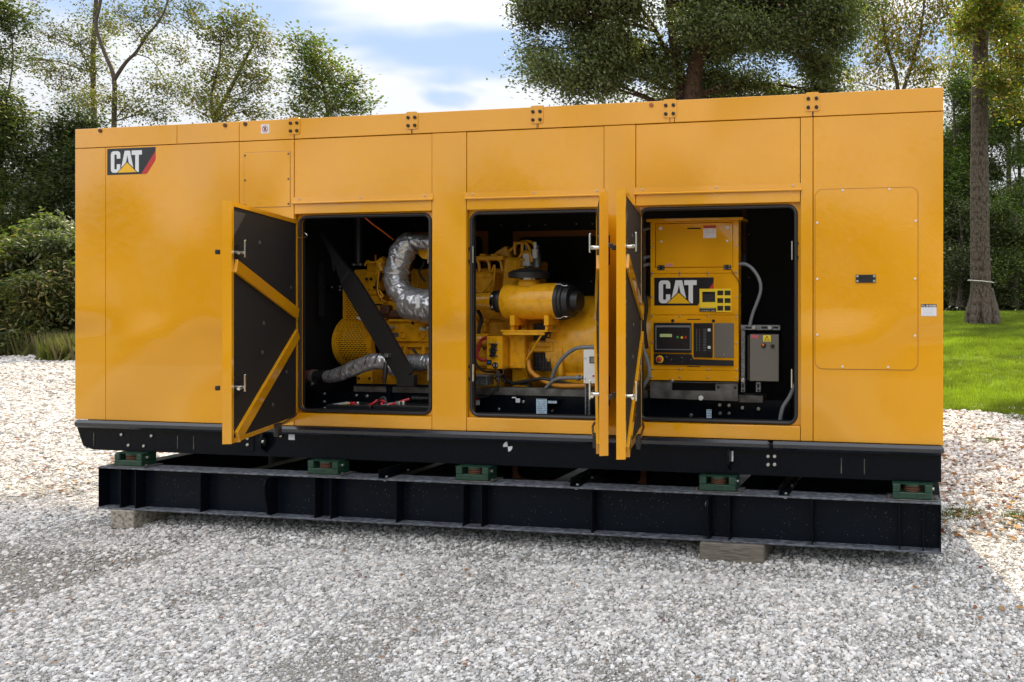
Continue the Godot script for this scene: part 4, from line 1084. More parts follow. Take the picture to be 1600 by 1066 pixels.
	part(sw, "case", G().bx(q1[0], q1[1], q1[2], q1[3], -0.4, -0.3, 0.005), M.cast)
	for k in 4: part(sw, "relay", G().bx(3.413 + k * 0.004, 3.455 + k * 0.004, lerpf(1.248, 1.354, k / 4.0), lerpf(1.248, 1.354, k / 4.0) + 0.024, -0.2995, -0.275, 0.004), M.plastic)
	for k in 6: part(sw, "terminal", G().disc(Vector3([3.408, 3.466][k % 2], lerpf(1.258, 1.350, (k / 2) / 2.0), -0.2998), Vector3.BACK, 0.008, 0.008, 8), M.zinc)
	part(sw, "knob_plate", lumps([[[3.382, 3.421, 1.190, 1.226], -0.2995, -0.29]], G(), 0.002), M.plastic)
	part(sw, "blue_knob", G().disc(Vector3(3.406, 1.208, -0.290), Vector3.BACK, 0.01, 0.012, 10), M.blue)
	var dial := part(sw, "key_dial", G().disc(Vector3(3.450, 1.186, -0.300), Vector3.BACK, 0.024, 0.008, 20), M.plastic)
	part(dial, "dial_face", G().disc(Vector3(3.455, 1.186, -0.291), Vector3.BACK, 0.015, 0.002, 16), M.white)
	part(dial, "key", G().bx(3.458, 3.466, 1.163, 1.202, -0.288, -0.27), M.bolt)
	for s in [0, 1]: part(sw, "cable", G().tube(curve([[Vector3(3.450, 1.157, -0.300), Vector3(3.472, 1.125, -0.280), Vector3(3.462, 1.086, -0.280), Vector3(3.476, 1.056, -0.300)], [Vector3(3.491, 1.180, -0.320), Vector3(3.518, 1.129, -0.300), Vector3(3.483, 1.106, -0.280), Vector3(3.424, 1.084, -0.300)]][s]), 0.006, 6), M.rubber)
	var rc2 := own(self, "red_battery_cable", G().tube(curve([Vector3(3.351, 1.395, -0.360), Vector3(3.297, 1.370, -0.360), Vector3(3.277, 1.302, -0.350), Vector3(3.270, 1.268, -0.340), Vector3(3.283, 1.239, -0.340), Vector3(3.320, 1.220, -0.340), Vector3(3.351, 1.229, -0.360)]), 0.013, 8), M.red)
	tag(rc2, "red battery cable looping left of the switch box", "cable")
	var bc := own(self, "black_cable", G().tube(curve([Vector3(3.260, 0.965, -0.300), Vector3(3.336, 0.944, -0.280), Vector3(3.421, 0.962, -0.270), Vector3(3.478, 1.020, -0.270), Vector3(3.488, 1.087, -0.280), Vector3(3.461, 1.143, -0.290)]), 0.008, 7), M.rubber)
	tag(bc, "black cable hanging in a loop below the switch box", "cable")
	var gb := thing("terminal_box", "pale grey plastic terminal box at the lower left of the middle opening", "box", Vector3(3.318, 1.029, -0.34))
	part(gb, "case", lumps([[[3.260, 3.379, 1.029, 1.097], -0.4, -0.3]], G(), 0.004), M.galv)
	part(gb, "lid", lumps([[[3.249, 3.384, 1.097, 1.109], -0.41, -0.29]], G(), 0.003), M.conduit)
	# ---- cables and conduits of the middle opening
	var oc := own(self, "orange_cable", G().tube(curve([Vector3(3.640, 1.305, -0.460), Vector3(3.659, 1.184, -0.420), Vector3(3.693, 1.128, -0.400), Vector3(3.792, 1.073, -0.380), Vector3(3.916, 1.038, -0.360), Vector3(4.079, 1.038, -0.340), Vector3(4.282, 1.049, -0.340)]), 0.018, 9), M.cable_orange)
	tag(oc, "orange cable curving down below the alternator vents", "cable")
	var k1 := own(self, "black_cable", G().tube(curve([Vector3(3.529, 1.037, -0.400), Vector3(3.698, 1.071, -0.380), Vector3(3.797, 1.084, -0.370), Vector3(3.911, 1.066, -0.370), Vector3(4.040, 1.043, -0.380), Vector3(4.256, 1.031, -0.400)]), 0.014, 8), M.rubber)
	tag(k1, "black cable crossing the orange cable under the alternator", "cable")
	var gc := own(self, "grey_conduit", G().tube(curve([Vector3(3.870, 1.089, -0.380), Vector3(3.906, 1.163, -0.360), Vector3(3.967, 1.237, -0.340), Vector3(4.053, 1.301, -0.320), Vector3(4.139, 1.327, -0.300), Vector3(4.299, 1.331, -0.300)]), 0.015, 9), M.conduit)
	tag(gc, "grey conduit arching over to the white box beside the middle door", "conduit")
	var ge := own(self, "grey_conduit", G().tube(curve([Vector3(3.829, 1.017, -0.360), Vector3(3.906, 1.078, -0.340), Vector3(3.982, 1.095, -0.330), Vector3(4.144, 1.101, -0.320)]), 0.013, 9).lathe(Vector3(4.099, 1.100, -0.320), Vector3.RIGHT, [Vector2(0, 0), Vector2(0.022, 0), Vector2(0.022, 0.02), Vector2(0, 0.02)], 10), M.conduit)
	tag(ge, "short grey conduit entering the white box from the left", "conduit")
	var bx2 := thing("battery_charger", "off white metal box with a small window on a slotted upright", "box", Vector3(4.293, 0.831, -0.25))
	var wq := [4.202, 4.478, 1.071, 1.315]
	part(bx2, "case", G().bx(wq[0], wq[1], wq[2], wq[3], -0.32, -0.2, 0.004), M.light_grey)
	part(bx2, "window", lumps([[[4.249, 4.391, 1.218, 1.267], -0.1998, -0.197]], G()), M.plastic)
	part(bx2, "meter_face", lumps([[[4.258, 4.383, 1.223, 1.260], -0.1968, -0.1955]], G()), M.galv)
	part(bx2, "maker_strip", lumps([[[4.268, 4.366, 1.116, 1.140], -0.1998, -0.198]], G()), M.white)
	part(bx2, "maker_mark", lumps([[[4.273, 4.288, 1.120, 1.134], -0.1978, -0.197]], G()), M.decal_red)
	for p in [Vector3(4.217, 1.254, -0.200), Vector3(4.217, 1.106, -0.200)]: bolt(bx2, p, 0.006, M.zinc)
	var uq := [4.205, 4.242, 0.834, 1.064]
	var hole2 := G()
	var up := part(bx2, "slotted_upright", hole2.bx(uq[0], uq[0] + 0.009, uq[2], uq[3], -0.25, -0.22).bx(uq[1] - 0.009, uq[1], uq[2], uq[3], -0.25, -0.22).bx(uq[0] + 0.009, uq[1] - 0.009, uq[2], uq[3], -0.25, -0.246), M.galv)
	for k in 7: part(up, "slot", G().bx(uq[0] + 0.011, uq[1] - 0.011, uq[2] + 0.012 + k * 0.034, uq[2] + 0.03 + k * 0.034, -0.2458, -0.2445), [M.lining, M.lining, M.lining, M.lining, M.zinc, M.zinc, M.orange][k])
	# ---- floor rails, labels and fittings low in the bays
	var ra := thing("engine_rail", "grey dust covered steel rail carrying the engine across the openings", "rail", Vector3(4.0, 0.6, -0.4))
	for q in [[2.194, 3.017, 0.956, 1.006], [3.017, 3.446, 0.953, 1.004], [3.425, 4.632, 0.954, 1.012]]: part(ra, "rail_length", G().bx(q[0], q[1], q[2], q[3], -0.46, -0.36, 0.003), M.tray)
	part(ra, "black_web", G().bx(1.771, 5.694, 0.53, 0.957, -0.43, -0.37), M.black)
	part(ra, "cross_member", lumps([[[2.505, 2.539, 0.887, 1.007], -0.4, -0.33], [[2.211, 3.031, 1.005, 1.023], -0.36, -0.34]], G(), 0.003), M.black)
	for p in [Vector3(1.932, 0.934, -0.365), Vector3(1.932, 0.871, -0.365), Vector3(1.932, 0.820, -0.365), Vector3(2.219, 0.927, -0.365), Vector3(2.315, 0.924, -0.365), Vector3(3.443, 0.844, -0.365), Vector3(3.644, 0.907, -0.365), Vector3(3.878, 0.844, -0.365)]: bolt(ra, p, 0.012, M.zinc)
	for q in [[[3.782, 3.867, 0.821, 0.940], 5], [[3.875, 3.946, 0.908, 0.927], 1], [[3.260, 3.321, 0.883, 0.931], 3], [[5.096, 5.134, 0.817, 0.891], 6]]:
		var f: Array = q[0]
		part(ra, "label_plate", G().bx(f[0] - 0.002, f[1] + 0.002, f[2] - 0.002, f[3] + 0.002, -0.37, -0.302), M.black)
		var head := Color(0, 0, 0, 0)
		if q[1] == 3: head = Color(0.7, 0.12, 0.08)
		sticker(ra, "label_print", f[0], f[1], f[2], f[3], -0.3, bars(40, 60 if q[1] > 3 else 24, 9 if q[1] == 5 else 4, Color(0.25, 0.28, 0.33), Color(0.72, 0.8, 0.88) if q[1] != 3 else Color(0.85, 0.85, 0.86), head, q[1]))
	part(ra, "paper_flag", lumps([[[3.564, 3.600, 0.934, 0.946], -0.34, -0.33], [[3.595, 3.632, 0.901, 0.935], -0.34, -0.33]], G()), M.label)
	# ---- silver insulation jackets
	var j := thing("insulated_exhaust_pipe", "silver quilted heat jacket laced round the exhaust bend", "pipe", Vector3(2.660, 1.826, -0.400))
	var path := curve([Vector3(2.938, 2.135, -0.480), Vector3(2.796, 2.135, -0.460), Vector3(2.692, 2.140, -0.440), Vector3(2.623, 2.109, -0.420), Vector3(2.574, 2.018, -0.410), Vector3(2.540, 1.908, -0.410), Vector3(2.540, 1.812, -0.410), Vector3(2.591, 1.731, -0.410), Vector3(2.658, 1.685, -0.410)], 5)
	var rad := []
	var r := RandomNumberGenerator.new()
	r.seed = 8
	for i in path.size():
		var f := float(i) / path.size()
		rad.append(lerpf(0.06, 0.092, smoothstep(0.2, 0.34, f)) * r.randf_range(0.93, 1.07))
	part(j, "jacket", G().tube(path, rad, 22), M.silver)
	var p2 := curve([Vector3(2.641, 1.655, -0.410), Vector3(2.715, 1.645, -0.400), Vector3(2.793, 1.635, -0.400), Vector3(2.991, 1.625, -0.400)], 5)
	var rad2 := []
	for i in p2.size(): rad2.append((0.105 if i == 0 else 0.128) * r.randf_range(0.96, 1.04))
	part(j, "jacket", G().tube(p2, rad2, 24), M.silver)
	for i in [7, 12, 20, 26, 32]: part(j, "strap", G().lathe(path[i], path[i + 1] - path[i], [Vector2(rad[i] * 1.02, -0.006), Vector2(rad[i] * 1.06, 0.0), Vector2(rad[i] * 1.02, 0.006)], 20), M.silver)
	for p in [Vector3(2.692, 1.971, -0.310), Vector3(2.686, 1.897, -0.310), Vector3(2.703, 2.030, -0.310), Vector3(2.644, 1.773, -0.300)]:
		part(j, "lace", G().tube(curve([p + Vector3(-0.03, 0.012, -0.012), p, p + Vector3(0.02, 0.008, 0.004), p + Vector3(0.035, -0.012, -0.01)], 4), 0.0045, 5), M.galv)
	part(j, "maker_tag", lumps([[[2.811, 2.841, 1.620, 1.693], -0.28, -0.265]], G(), 0.001), M.white)
	part(j, "flange", G().lathe(Vector3(2.737, 2.075, -0.520), Vector3.BACK, [Vector2(0, 0), Vector2(0.07, 0), Vector2(0.07, 0.03), Vector2(0, 0.03)], 12), M.cast)
	var j2 := thing("insulated_lower_hose", "silver laced heat sleeve on the hose low in the left opening", "pipe", Vector3(2.272, 1.074, -0.320))
	var p3 := curve([Vector3(2.011, 1.076, -0.300), Vector3(2.116, 1.094, -0.290), Vector3(2.229, 1.136, -0.290), Vector3(2.341, 1.177, -0.290), Vector3(2.441, 1.203, -0.290), Vector3(2.511, 1.198, -0.300), Vector3(2.570, 1.164, -0.310), Vector3(2.587, 1.127, -0.340)], 5)
	var rad3 := []
	for i in p3.size(): rad3.append((0.05 + 0.012 * sin(PI * i / p3.size())) * r.randf_range(0.94, 1.07))
	part(j2, "sleeve", G().tube(p3, rad3, 18), M.silver)
	for i in [3, 8, 13, 18, 23, 28]: part(j2, "lace", G().tube([p3[i] + Vector3(0, rad3[i] * 1.02, 0.01), p3[i] + Vector3(0.006, rad3[i] * 0.7, rad3[i] * 0.78), p3[i] + Vector3(0.0, -0.01, rad3[i] * 1.04)], 0.006, 5), M.bolt)
	var j3 := thing("braided_hose", "dark silver braided hose running on behind the black duct", "pipe", Vector3(2.785, 1.191, -0.380))
	var p4 := curve([Vector3(2.645, 1.192, -0.420), Vector3(2.743, 1.189, -0.400), Vector3(2.837, 1.195, -0.400), Vector3(2.978, 1.201, -0.420)], 4)
	part(j3, "hose", G().tube(p4, 0.062, 16), M.silver)
	for i in 10: part(j3, "rib", G().lathe(p4[i], Vector3.RIGHT, [Vector2(0.062, -0.006), Vector2(0.067, 0.0), Vector2(0.062, 0.006)], 16), M.galv)
	var rh := thing("red_coolant_hose", "rust red ribbed hose clamped at the lower left of the left opening", "hose", Vector3(1.862, 1.079, -0.300))
	part(rh, "hose", G().lathe(Vector3(1.734, 1.076, -0.320), Vector3.RIGHT, [Vector2(0.05, 0.0), Vector2(0.05, 0.03), Vector2(0.047, 0.035), Vector2(0.05, 0.04), Vector2(0.05, 0.07), Vector2(0.047, 0.075), Vector2(0.05, 0.08), Vector2(0.05, 0.12), Vector2(0.044, 0.125), Vector2(0.044, 0.145)], 20), M.redhose)
	part(rh, "hose_clamp", G().lathe(Vector3(1.859, 1.077, -0.320), Vector3.RIGHT, [Vector2(0.044, 0), Vector2(0.054, 0.001), Vector2(0.054, 0.012), Vector2(0.05, 0.014), Vector2(0.054, 0.016), Vector2(0.054, 0.028), Vector2(0.044, 0.029)], 20), M.zinc)
	part(rh, "clamp_screw", G().disc(Vector3(1.894, 1.020, -0.290), Vector3.BACK, 0.012, 0.02, 8), M.zinc)
	part(rh, "black_coupling", G().lathe(Vector3(1.890, 1.078, -0.320), Vector3.RIGHT, [Vector2(0.0, 0), Vector2(0.045, 0), Vector2(0.045, 0.085), Vector2(0.0, 0.085)], 18), M.rubber)
	var va := thing("drain_valve", "small black drain valve hanging under the silver sleeve", "valve", Vector3(2.550, 1.040, -0.250))
	part(va, "body", G().tube([Vector3(2.559, 1.197, -0.260), Vector3(2.568, 1.135, -0.240), Vector3(2.550, 1.040, -0.250)], [0.014, 0.02, 0.012], 8), M.rubber)
	part(va, "head", lumps([[[2.565, 2.603, 1.241, 1.268], -0.3, -0.22]], G(), 0.003), M.galv)
	# ---- black diagonal brace duct, upright pipe, thin rod
	var du := thing("diagonal_brace", "flat black brace slanting down across the left opening", "brace", Vector3(2.723, 1.037, -0.260))
	var bp := [Vector3(1.948, 2.220, -0.300), Vector3(2.122, 1.961, -0.290), Vector3(2.220, 1.819, -0.280), Vector3(2.478, 1.457, -0.265), Vector3(2.730, 1.087, -0.250)]
	var wid := [0.008, 0.035, 0.072, 0.078, 0.07]
	var bg := G()
	for i in 4:
		var d0: Vector3 = (bp[i + 1] - bp[i]).normalized()
		var sd := Vector3(d0.y, -d0.x, 0).normalized()
		var d1: Vector3 = (bp[mini(i + 2, 4)] - bp[mini(i + 1, 3)]).normalized()
		var se := Vector3(d1.y, -d1.x, 0).normalized()
		var a0: Vector3 = bp[i] - sd * wid[i]; var a1: Vector3 = bp[i] + sd * wid[i]
		var b0: Vector3 = bp[i + 1] - se * wid[i + 1]; var b1: Vector3 = bp[i + 1] + se * wid[i + 1]
		var bk := Vector3(0, 0, -0.03)
		bg.quad(a0, a1, b1, b0) if false else bg.face([a0, a1, b1, b0], (a0 + b1) * 0.5 + bk)
		bg.face([a0, a0 + bk, b0 + bk, b0], (a0 + b1) * 0.5)
		bg.face([a1, a1 + bk, b1 + bk, b1], (a0 + b1) * 0.5)
		bg.face([a0 + bk, a1 + bk, b1 + bk, b0 + bk], (a0 + b1) * 0.5)
	part(du, "plate", bg, M.rubber)
	part(du, "foot", lumps([[[2.654, 2.800, 1.019, 1.107], -0.3, -0.25]], G(), 0.004), M.rubber)
	part(du, "strut", G().tube([Vector3(1.869, 2.147, -0.500), Vector3(1.904, 1.917, -0.500)], 0.01, 6), M.gasket)
	part(du, "edge_strip", G().tube([Vector3(2.182, 1.819, -0.245), Vector3(2.249, 1.902, -0.245)], 0.006, 5), M.gasket)
	var vp := thing("breather_pipe", "thin upright black pipe with bright clamps behind the engine front", "pipe", Vector3(1.966, 1.979, -0.700))
	part(vp, "pipe", G().tube([Vector3(1.966, 2.376, -0.700), Vector3(1.966, 1.974, -0.700)], 0.032, 12), M.gasket)
	part(vp, "clamp", lumps([[[1.986, 2.016, 1.972, 1.990], -0.7, -0.66], [[1.932, 1.956, 1.972, 1.988], -0.7, -0.66], [[1.956, 1.986, 1.977, 1.984], -0.7, -0.665]], G(), 0.002), M.zinc)
	var rod := own(self, "orange_rod", G().tube(curve([Vector3(2.362, 2.337, -0.250), Vector3(2.396, 2.274, -0.320), Vector3(2.420, 2.218, -0.420), Vector3(2.445, 2.164, -0.500)], 4), 0.006, 6), M.orange)
	tag(rod, "thin orange line running down from the top of the left opening", "cable")
	# radiator core and its fittings in the dark left end
	var rd := thing("radiator", "dark radiator with pale fittings at the left end of the enclosure", "radiator", Vector3(1.95, 0.55, -0.75))
	part(rd, "core", G().bx(1.6, 1.72, 0.6, 2.6, -1.3, -0.2), M.lining)
	part(rd, "frame_post", G().bx(1.637, 1.661, 0.996, 2.003, -0.55, -0.5).bx(1.756, 1.771, 1.547, 2.003, -0.55, -0.5), M.gasket)
	part(rd, "cross_rail", lumps([[[1.590, 1.892, 1.769, 1.801], -0.64, -0.6]], G(), 0.003), M.black)
	for p in [Vector3(1.615, 1.791, -0.600), Vector3(1.615, 1.764, -0.600), Vector3(1.724, 1.790, -0.600), Vector3(1.724, 1.764, -0.600), Vector3(1.799, 1.790, -0.600), Vector3(1.874, 1.795, -0.600), Vector3(1.874, 1.768, -0.600)]: bolt(rd, p, 0.009, M.zinc)
	# ---- starting batteries
	for k in 2:
		var bt := thing("starting_battery", ["black battery with red terminal clamp at the left of the left opening's floor", "black battery with red leads nearer the middle of the left opening's floor"][k], "battery", Vector3([2.286, 2.696][k], 0.72, -0.24), "starting batteries")
		var f: Array = [[2.131, 2.515, 0.712, 0.882], [2.537, 3.017, 0.724, 0.887]][k]
		part(bt, "case", G().bx(f[0], f[1], f[2], f[3], -0.34, -0.14, 0.008), M.plastic)
		part(bt, "label", G().bx(f[0] + 0.05, f[0] + 0.12, f[3] + 0.0005, f[3] + 0.0015, -0.3, -0.16), M.label)
		if k == 0: part(bt, "warning_label", G().bx(f[0] + 0.125, f[0] + 0.17, f[3] + 0.0005, f[3] + 0.0015, -0.24, -0.16), M.sticker_yellow)
		var tp: Vector3 = [Vector3(2.325, 0.869, -0.200), Vector3(2.713, 0.883, -0.200)][k]
		part(bt, "terminal_clamp", G().box(tp + Vector3(0, 0.012, 0), Vector3(0.04, 0.035, 0.04), Basis.IDENTITY, 0.006), [M.red, M.zinc][k])
		part(bt, "post", G().disc(tp + Vector3(0.04, 0.0, 0), Vector3.UP, 0.014, 0.03, 8), M.zinc)
	for l in [[[Vector3(2.338, 0.881, -0.190), Vector3(2.429, 0.864, -0.180), Vector3(2.505, 0.890, -0.180), Vector3(2.533, 0.918, -0.200)], "red battery lead between the two batteries"], [[Vector3(2.547, 0.914, -0.190), Vector3(2.603, 0.912, -0.180), Vector3(2.646, 0.884, -0.180), Vector3(2.707, 0.902, -0.200), Vector3(2.775, 0.925, -0.240)], "red battery lead running right past the second battery"], [[Vector3(2.589, 0.898, -0.170), Vector3(2.608, 0.866, -0.160), Vector3(2.618, 0.813, -0.160)], "red battery lead hanging down in front of the batteries"]]:
		var c := own(self, "red_battery_lead", G().tube(curve(l[0]), 0.011, 7), M.red)
		tag(c, l[1], "cable")
	var bl := own(self, "black_battery_lead", G().tube(curve([Vector3(2.543, 0.877, -0.180), Vector3(2.571, 0.926, -0.180), Vector3(2.601, 0.935, -0.190), Vector3(2.632, 0.880, -0.170)]), 0.012, 7), M.rubber)
	tag(bl, "black battery lead looped over the red ones", "cable")
	var sg := G()
	for i in 6: sg.lathe(Vector3(2.782, 0.928, -0.260) + Vector3(i * 0.026, 0, 0), Vector3.RIGHT, [Vector2(0.014, 0), Vector2(0.022, 0.006), Vector2(0.014, 0.014), Vector2(0.012, 0.026)], 10)
	tag(own(self, "corrugated_sleeve", sg, M.rubber), "black corrugated cable sleeve at the lower right of the left opening", "hose")

func make_cabinet() -> void:
	var z := -0.3
	var t := thing("control_cabinet", "yellow control cabinet with display panel inside the right opening", "control cabinet", Vector3(5.006, 1.095, -0.45))
	var w := [4.676, 5.332, 1.869, 2.246]
	part(t, "case", G().bx(w[0] + 0.004, w[1] - 0.004, 1.100, w[3], -0.40, -0.318, 0.004), M.cast)
	part(t, "roof_flange", lumps([[[4.660, 5.376, 2.240, 2.261], -0.42, -0.25]], G(), 0.003), M.yellow)
	var up := part(t, "upper_frame", G().frame(w[0], w[1], w[2], w[3], round_rect(4.710, 5.292, 1.908, 2.232, 0.004, 1), -0.318, -0.3), M.yellow)
	var df := [4.713, 5.290, 1.910, 2.230]
	var d := part(t, "upper_door", G().bx(df[0] + 0.002, df[1] - 0.002, df[2] + 0.002, df[3] - 0.002, -0.316, -0.302, 0.003), M.yellow)
	for p in [Vector3(4.753, 2.195, -0.302), Vector3(5.252, 2.193, -0.302)]: part(d, "lock", G().lathe(p, Vector3.BACK, [Vector2(0.013, 0), Vector2(0.013, 0.004), Vector2(0.009, 0.004), Vector2(0.008, 0.002), Vector2(0, 0.002)], 12), M.white)
	for p in [Vector3(4.758, 2.100, -0.302), Vector3(5.247, 2.097, -0.302)]: part(d, "rivet", G().disc(p, Vector3.BACK, 0.008, 0.003, 8), M.white)
	part(d, "vent_slot", lumps([[[4.953, 5.053, 2.186, 2.196], -0.3015, -0.3008]], G()), M.lining)
	for q in [[4.732, 4.783, 1.894, 1.928], [5.224, 5.276, 1.892, 1.926]]:
		var hg := part(d, "hinge", G().bx(q[0], q[1], q[2], q[3], -0.3, -0.292, 0.002), M.plastic)
		for i in 4: part(hg, "screw", G().disc(Vector3([q[0] + 0.01, q[1] - 0.01][i % 2], [q[2] + 0.008, q[3] - 0.008][i / 2], -0.292), Vector3.BACK, 0.004, 0.002, 6), M.zinc)
	var ws := [5.072, 5.167, 2.120, 2.212]
	var s1 := sticker(t, "warning_label", ws[0], ws[1], ws[2], ws[3], -0.301, bars(48, 48, 6, Color(0.8, 0.6, 0.6), Color(0.87, 0.86, 0.87), Color(0.86, 0.33, 0.08), 8))
	part(s1, "lettering", G().text("WARNING", Vector3(ws[0] + (ws[1] - ws[0]) * 0.22, ws[3] - (ws[3] - ws[2]) * 0.2, -0.3002), (ws[3] - ws[2]) * 0.14, (ws[1] - ws[0]) * 0.74), M.decal_black)
	part(s1, "warning_triangle", G().tri(Vector3(ws[0] + 0.006, ws[3] - (ws[3] - ws[2]) * 0.21, -0.3002), Vector3(ws[0] + 0.024, ws[3] - (ws[3] - ws[2]) * 0.21, -0.3002), Vector3(ws[0] + 0.015, ws[3] - 0.006, -0.3002)), M.decal_black)
	var sn := [4.794, 4.842, 1.919, 1.939]
	sticker(t, "serial_label", sn[0], sn[1], sn[2], sn[3], -0.301, bars(24, 12, 2, Color(0.55, 0.25, 0.25), Color(0.85, 0.6, 0.6), Color(0, 0, 0, 0), 9))
	# middle panel with the emblem and a yellow instruction sticker
	var mp := [4.676, 5.332, 1.569, 1.866]
	part(t, "middle_panel", G().bx(mp[0], mp[1], mp[2], mp[3], -0.317, -0.3, 0.002), M.yellow)
	var k := 1.838 - 1.636
	emblem(t, PackedVector2Array([Vector2(0, 0), Vector2(2.2, 0), Vector2(2.2, 0.18), Vector2(2.03, 0.40), Vector2(1.62, 0.98), Vector2(1.6, 1.0), Vector2(0, 1.0)]), PackedVector2Array([Vector2(2.2, 0.18), Vector2(2.2, 0.4), Vector2(2.03, 0.4)]), Vector3(4.705, 1.838, -0.300), k, "black and white maker's emblem on the control cabinet")
	var ys := [5.046, 5.279, 1.590, 1.756]
	var yp := part(t, "instruction_sticker", G().bx(ys[0], ys[1], ys[2], ys[3], -0.2995, -0.2955), M.sticker_yellow)
	var ps := [5.067, 5.162, 1.661, 1.735]
	sticker(yp, "print", ps[0], ps[1], ps[2], ps[3], -0.2945, bars(48, 40, 9, Color(0.35, 0.36, 0.36), Color(0.1, 0.1, 0.1), Color(0.05, 0.05, 0.05), 10))
	var pl := [5.047, 5.169, 1.592, 1.619]
	sticker(yp, "print", pl[0], pl[1], pl[2], pl[3], -0.2945, bars(48, 14, 2, Color(0.75, 0.75, 0.75), Color(0.12, 0.12, 0.12), Color(0, 0, 0, 0), 12))
	for i in 6:
		var f: Array = [[5.178, 5.221, 1.709, 1.743], [5.232, 5.275, 1.709, 1.743], [5.178, 5.221, 1.654, 1.689], [5.232, 5.275, 1.654, 1.688], [5.178, 5.221, 1.599, 1.634], [5.232, 5.275, 1.599, 1.634]][i]
		sticker(yp, "print", f[0], f[1], f[2], f[3], -0.2945, bars(18, 14, 2, Color(0.35, 0.32, 0.2), Color(0.09, 0.08, 0.07), Color(0, 0, 0, 0), 20 + i))
	# lower panel with the engine controller
	var lp := [4.676, 5.332, 1.171, 1.566]
	part(t, "lower_panel", G().bx(lp[0], lp[1], lp[2], lp[3], -0.317, -0.3, 0.002), M.yellow)
	var bp := [4.676, 5.332, 1.095, 1.169]
	part(t, "bottom_panel", G().bx(bp[0], bp[1], bp[2], bp[3], -0.317, -0.3, 0.002), M.yellow)
	var cr := [4.705, 4.987, 1.296, 1.511]
	var ct := part(t, "controller", G().bx(cr[0], cr[1], cr[2], cr[3], -0.2995, -0.285, 0.004), M.plastic)
	var ir := [4.720, 4.984, 1.316, 1.493]
	part(ct, "bezel", G().frame(ir[0], ir[1], ir[2], ir[3], round_rect(ir[0] + 0.006, ir[1] - 0.006, ir[2] + 0.006, ir[3] - 0.014, 0.003, 1), -0.2848, -0.281), M.conduit)
	part(ct, "display", lumps([[[4.752, 4.844, 1.408, 1.431], -0.2845, -0.2825]], G()), M.lcd)
	for i in 3: part(ct, "key", G().disc([Vector3(4.886, 1.408, -0.284), Vector3(4.918, 1.406, -0.284), Vector3(4.946, 1.406, -0.284)][i], Vector3.BACK, 0.0095, 0.003, 10), [M.led_green, M.decal_yellow, M.red][i])
	for p in [Vector3(4.886, 1.454, -0.284), Vector3(4.918, 1.454, -0.284), Vector3(4.946, 1.450, -0.284), Vector3(4.771, 1.377, -0.284), Vector3(4.800, 1.377, -0.284), Vector3(4.826, 1.378, -0.284), Vector3(4.920, 1.358, -0.284)]: part(ct, "key", G().disc(p, Vector3.BACK, 0.008, 0.002, 8), M.bolt)
	var an := [5.004, 5.144, 1.264, 1.510]
	var ap := part(t, "annunciator", G().bx(an[0], an[1], an[2], an[3], -0.2995, -0.286, 0.004), M.plastic)
	for i in 15:
		for q in 2: part(ap, "indicator", G().bx(lerpf(an[0], an[1], [0.17, 0.32][q]) - 0.003, lerpf(an[0], an[1], [0.17, 0.32][q]) + 0.003, lerpf(an[2], an[3], 0.2 + i * 0.044), lerpf(an[2], an[3], 0.2 + i * 0.044) + 0.004, -0.2859, -0.285), M.led_green if (i < 3 and q == 0) else (M.red if q == 1 and i > 10 else M.conduit))
		part(ap, "print_line", G().bx(lerpf(an[0], an[1], 0.52), lerpf(an[0], an[1], 0.68), lerpf(an[2], an[3], 0.2 + i * 0.044), lerpf(an[2], an[3], 0.2 + i * 0.044) + 0.003, -0.2859, -0.2853), M.conduit)
	for q in [[5.110, 5.131, 1.451, 1.471], [5.110, 5.131, 1.327, 1.346]]: part(ap, "push_button", G().bx(q[0], q[1], q[2], q[3], -0.2859, -0.282, 0.001), M.white)
	part(ap, "dark_knob", G().disc(Vector3(5.119, 1.307, -0.286), Vector3.BACK, 0.014, 0.01, 12), M.rubber)
	var bk := [5.156, 5.299, 1.264, 1.510]
	part(t, "blank_cover", G().bx(bk[0], bk[1], bk[2], bk[3], -0.2995, -0.293, 0.002), M.box_grey)
	bolt(t, Vector3(5.228, 1.285, -0.293), 0.006, M.zinc)
	var ss := PackedVector2Array([Vector2(4.705, 1.208), Vector2(5.297, 1.206), Vector2(5.297, 1.245), Vector2(5.001, 1.250), Vector2(4.987, 1.285), Vector2(4.705, 1.287)])
	var sp := part(t, "switch_strip", G().prism(ss, -0.2995, -0.29), M.plastic)
	var es := part(sp, "emergency_stop", G().disc(Vector3(4.750, 1.247, -0.290), Vector3.BACK, 0.028, 0.004, 18), M.sticker_yellow)
	part(es, "mushroom_button", G().lathe(Vector3(4.751, 1.248, -0.286), Vector3.BACK, [Vector2(0.012, 0), Vector2(0.019, 0.006), Vector2(0.02, 0.014), Vector2(0.012, 0.02), Vector2(0, 0.021)], 16), M.red)
	for p in [Vector3(4.803, 1.250, -0.290), Vector3(4.858, 1.248, -0.290), Vector3(4.914, 1.247, -0.290), Vector3(4.971, 1.247, -0.290)]: part(sp, "rotary_switch", G().disc(p, Vector3.BACK, 0.01, 0.012, 10), M.lining)
	for p in [Vector3(4.839, 1.246, -0.290), Vector3(4.916, 1.261, -0.290), Vector3(4.916, 1.235, -0.290), Vector3(4.985, 1.248, -0.290), Vector3(4.803, 1.266, -0.290)]: part(sp, "legend", G().disc(p, Vector3.BACK, 0.005, 0.001, 6), M.conduit)
	for q in [[4.953, 5.051, 1.533, 1.539], [4.951, 5.051, 1.194, 1.199]]: part(t, "vent_slot", G().bx(q[0], q[1], q[2], q[3], -0.3, -0.2988), M.lining)
	for p in [Vector3(4.845, 1.527, -0.300), Vector3(5.149, 1.526, -0.300)]: part(t, "lock", G().disc(p, Vector3.BACK, 0.012, 0.005, 10), M.bolt)
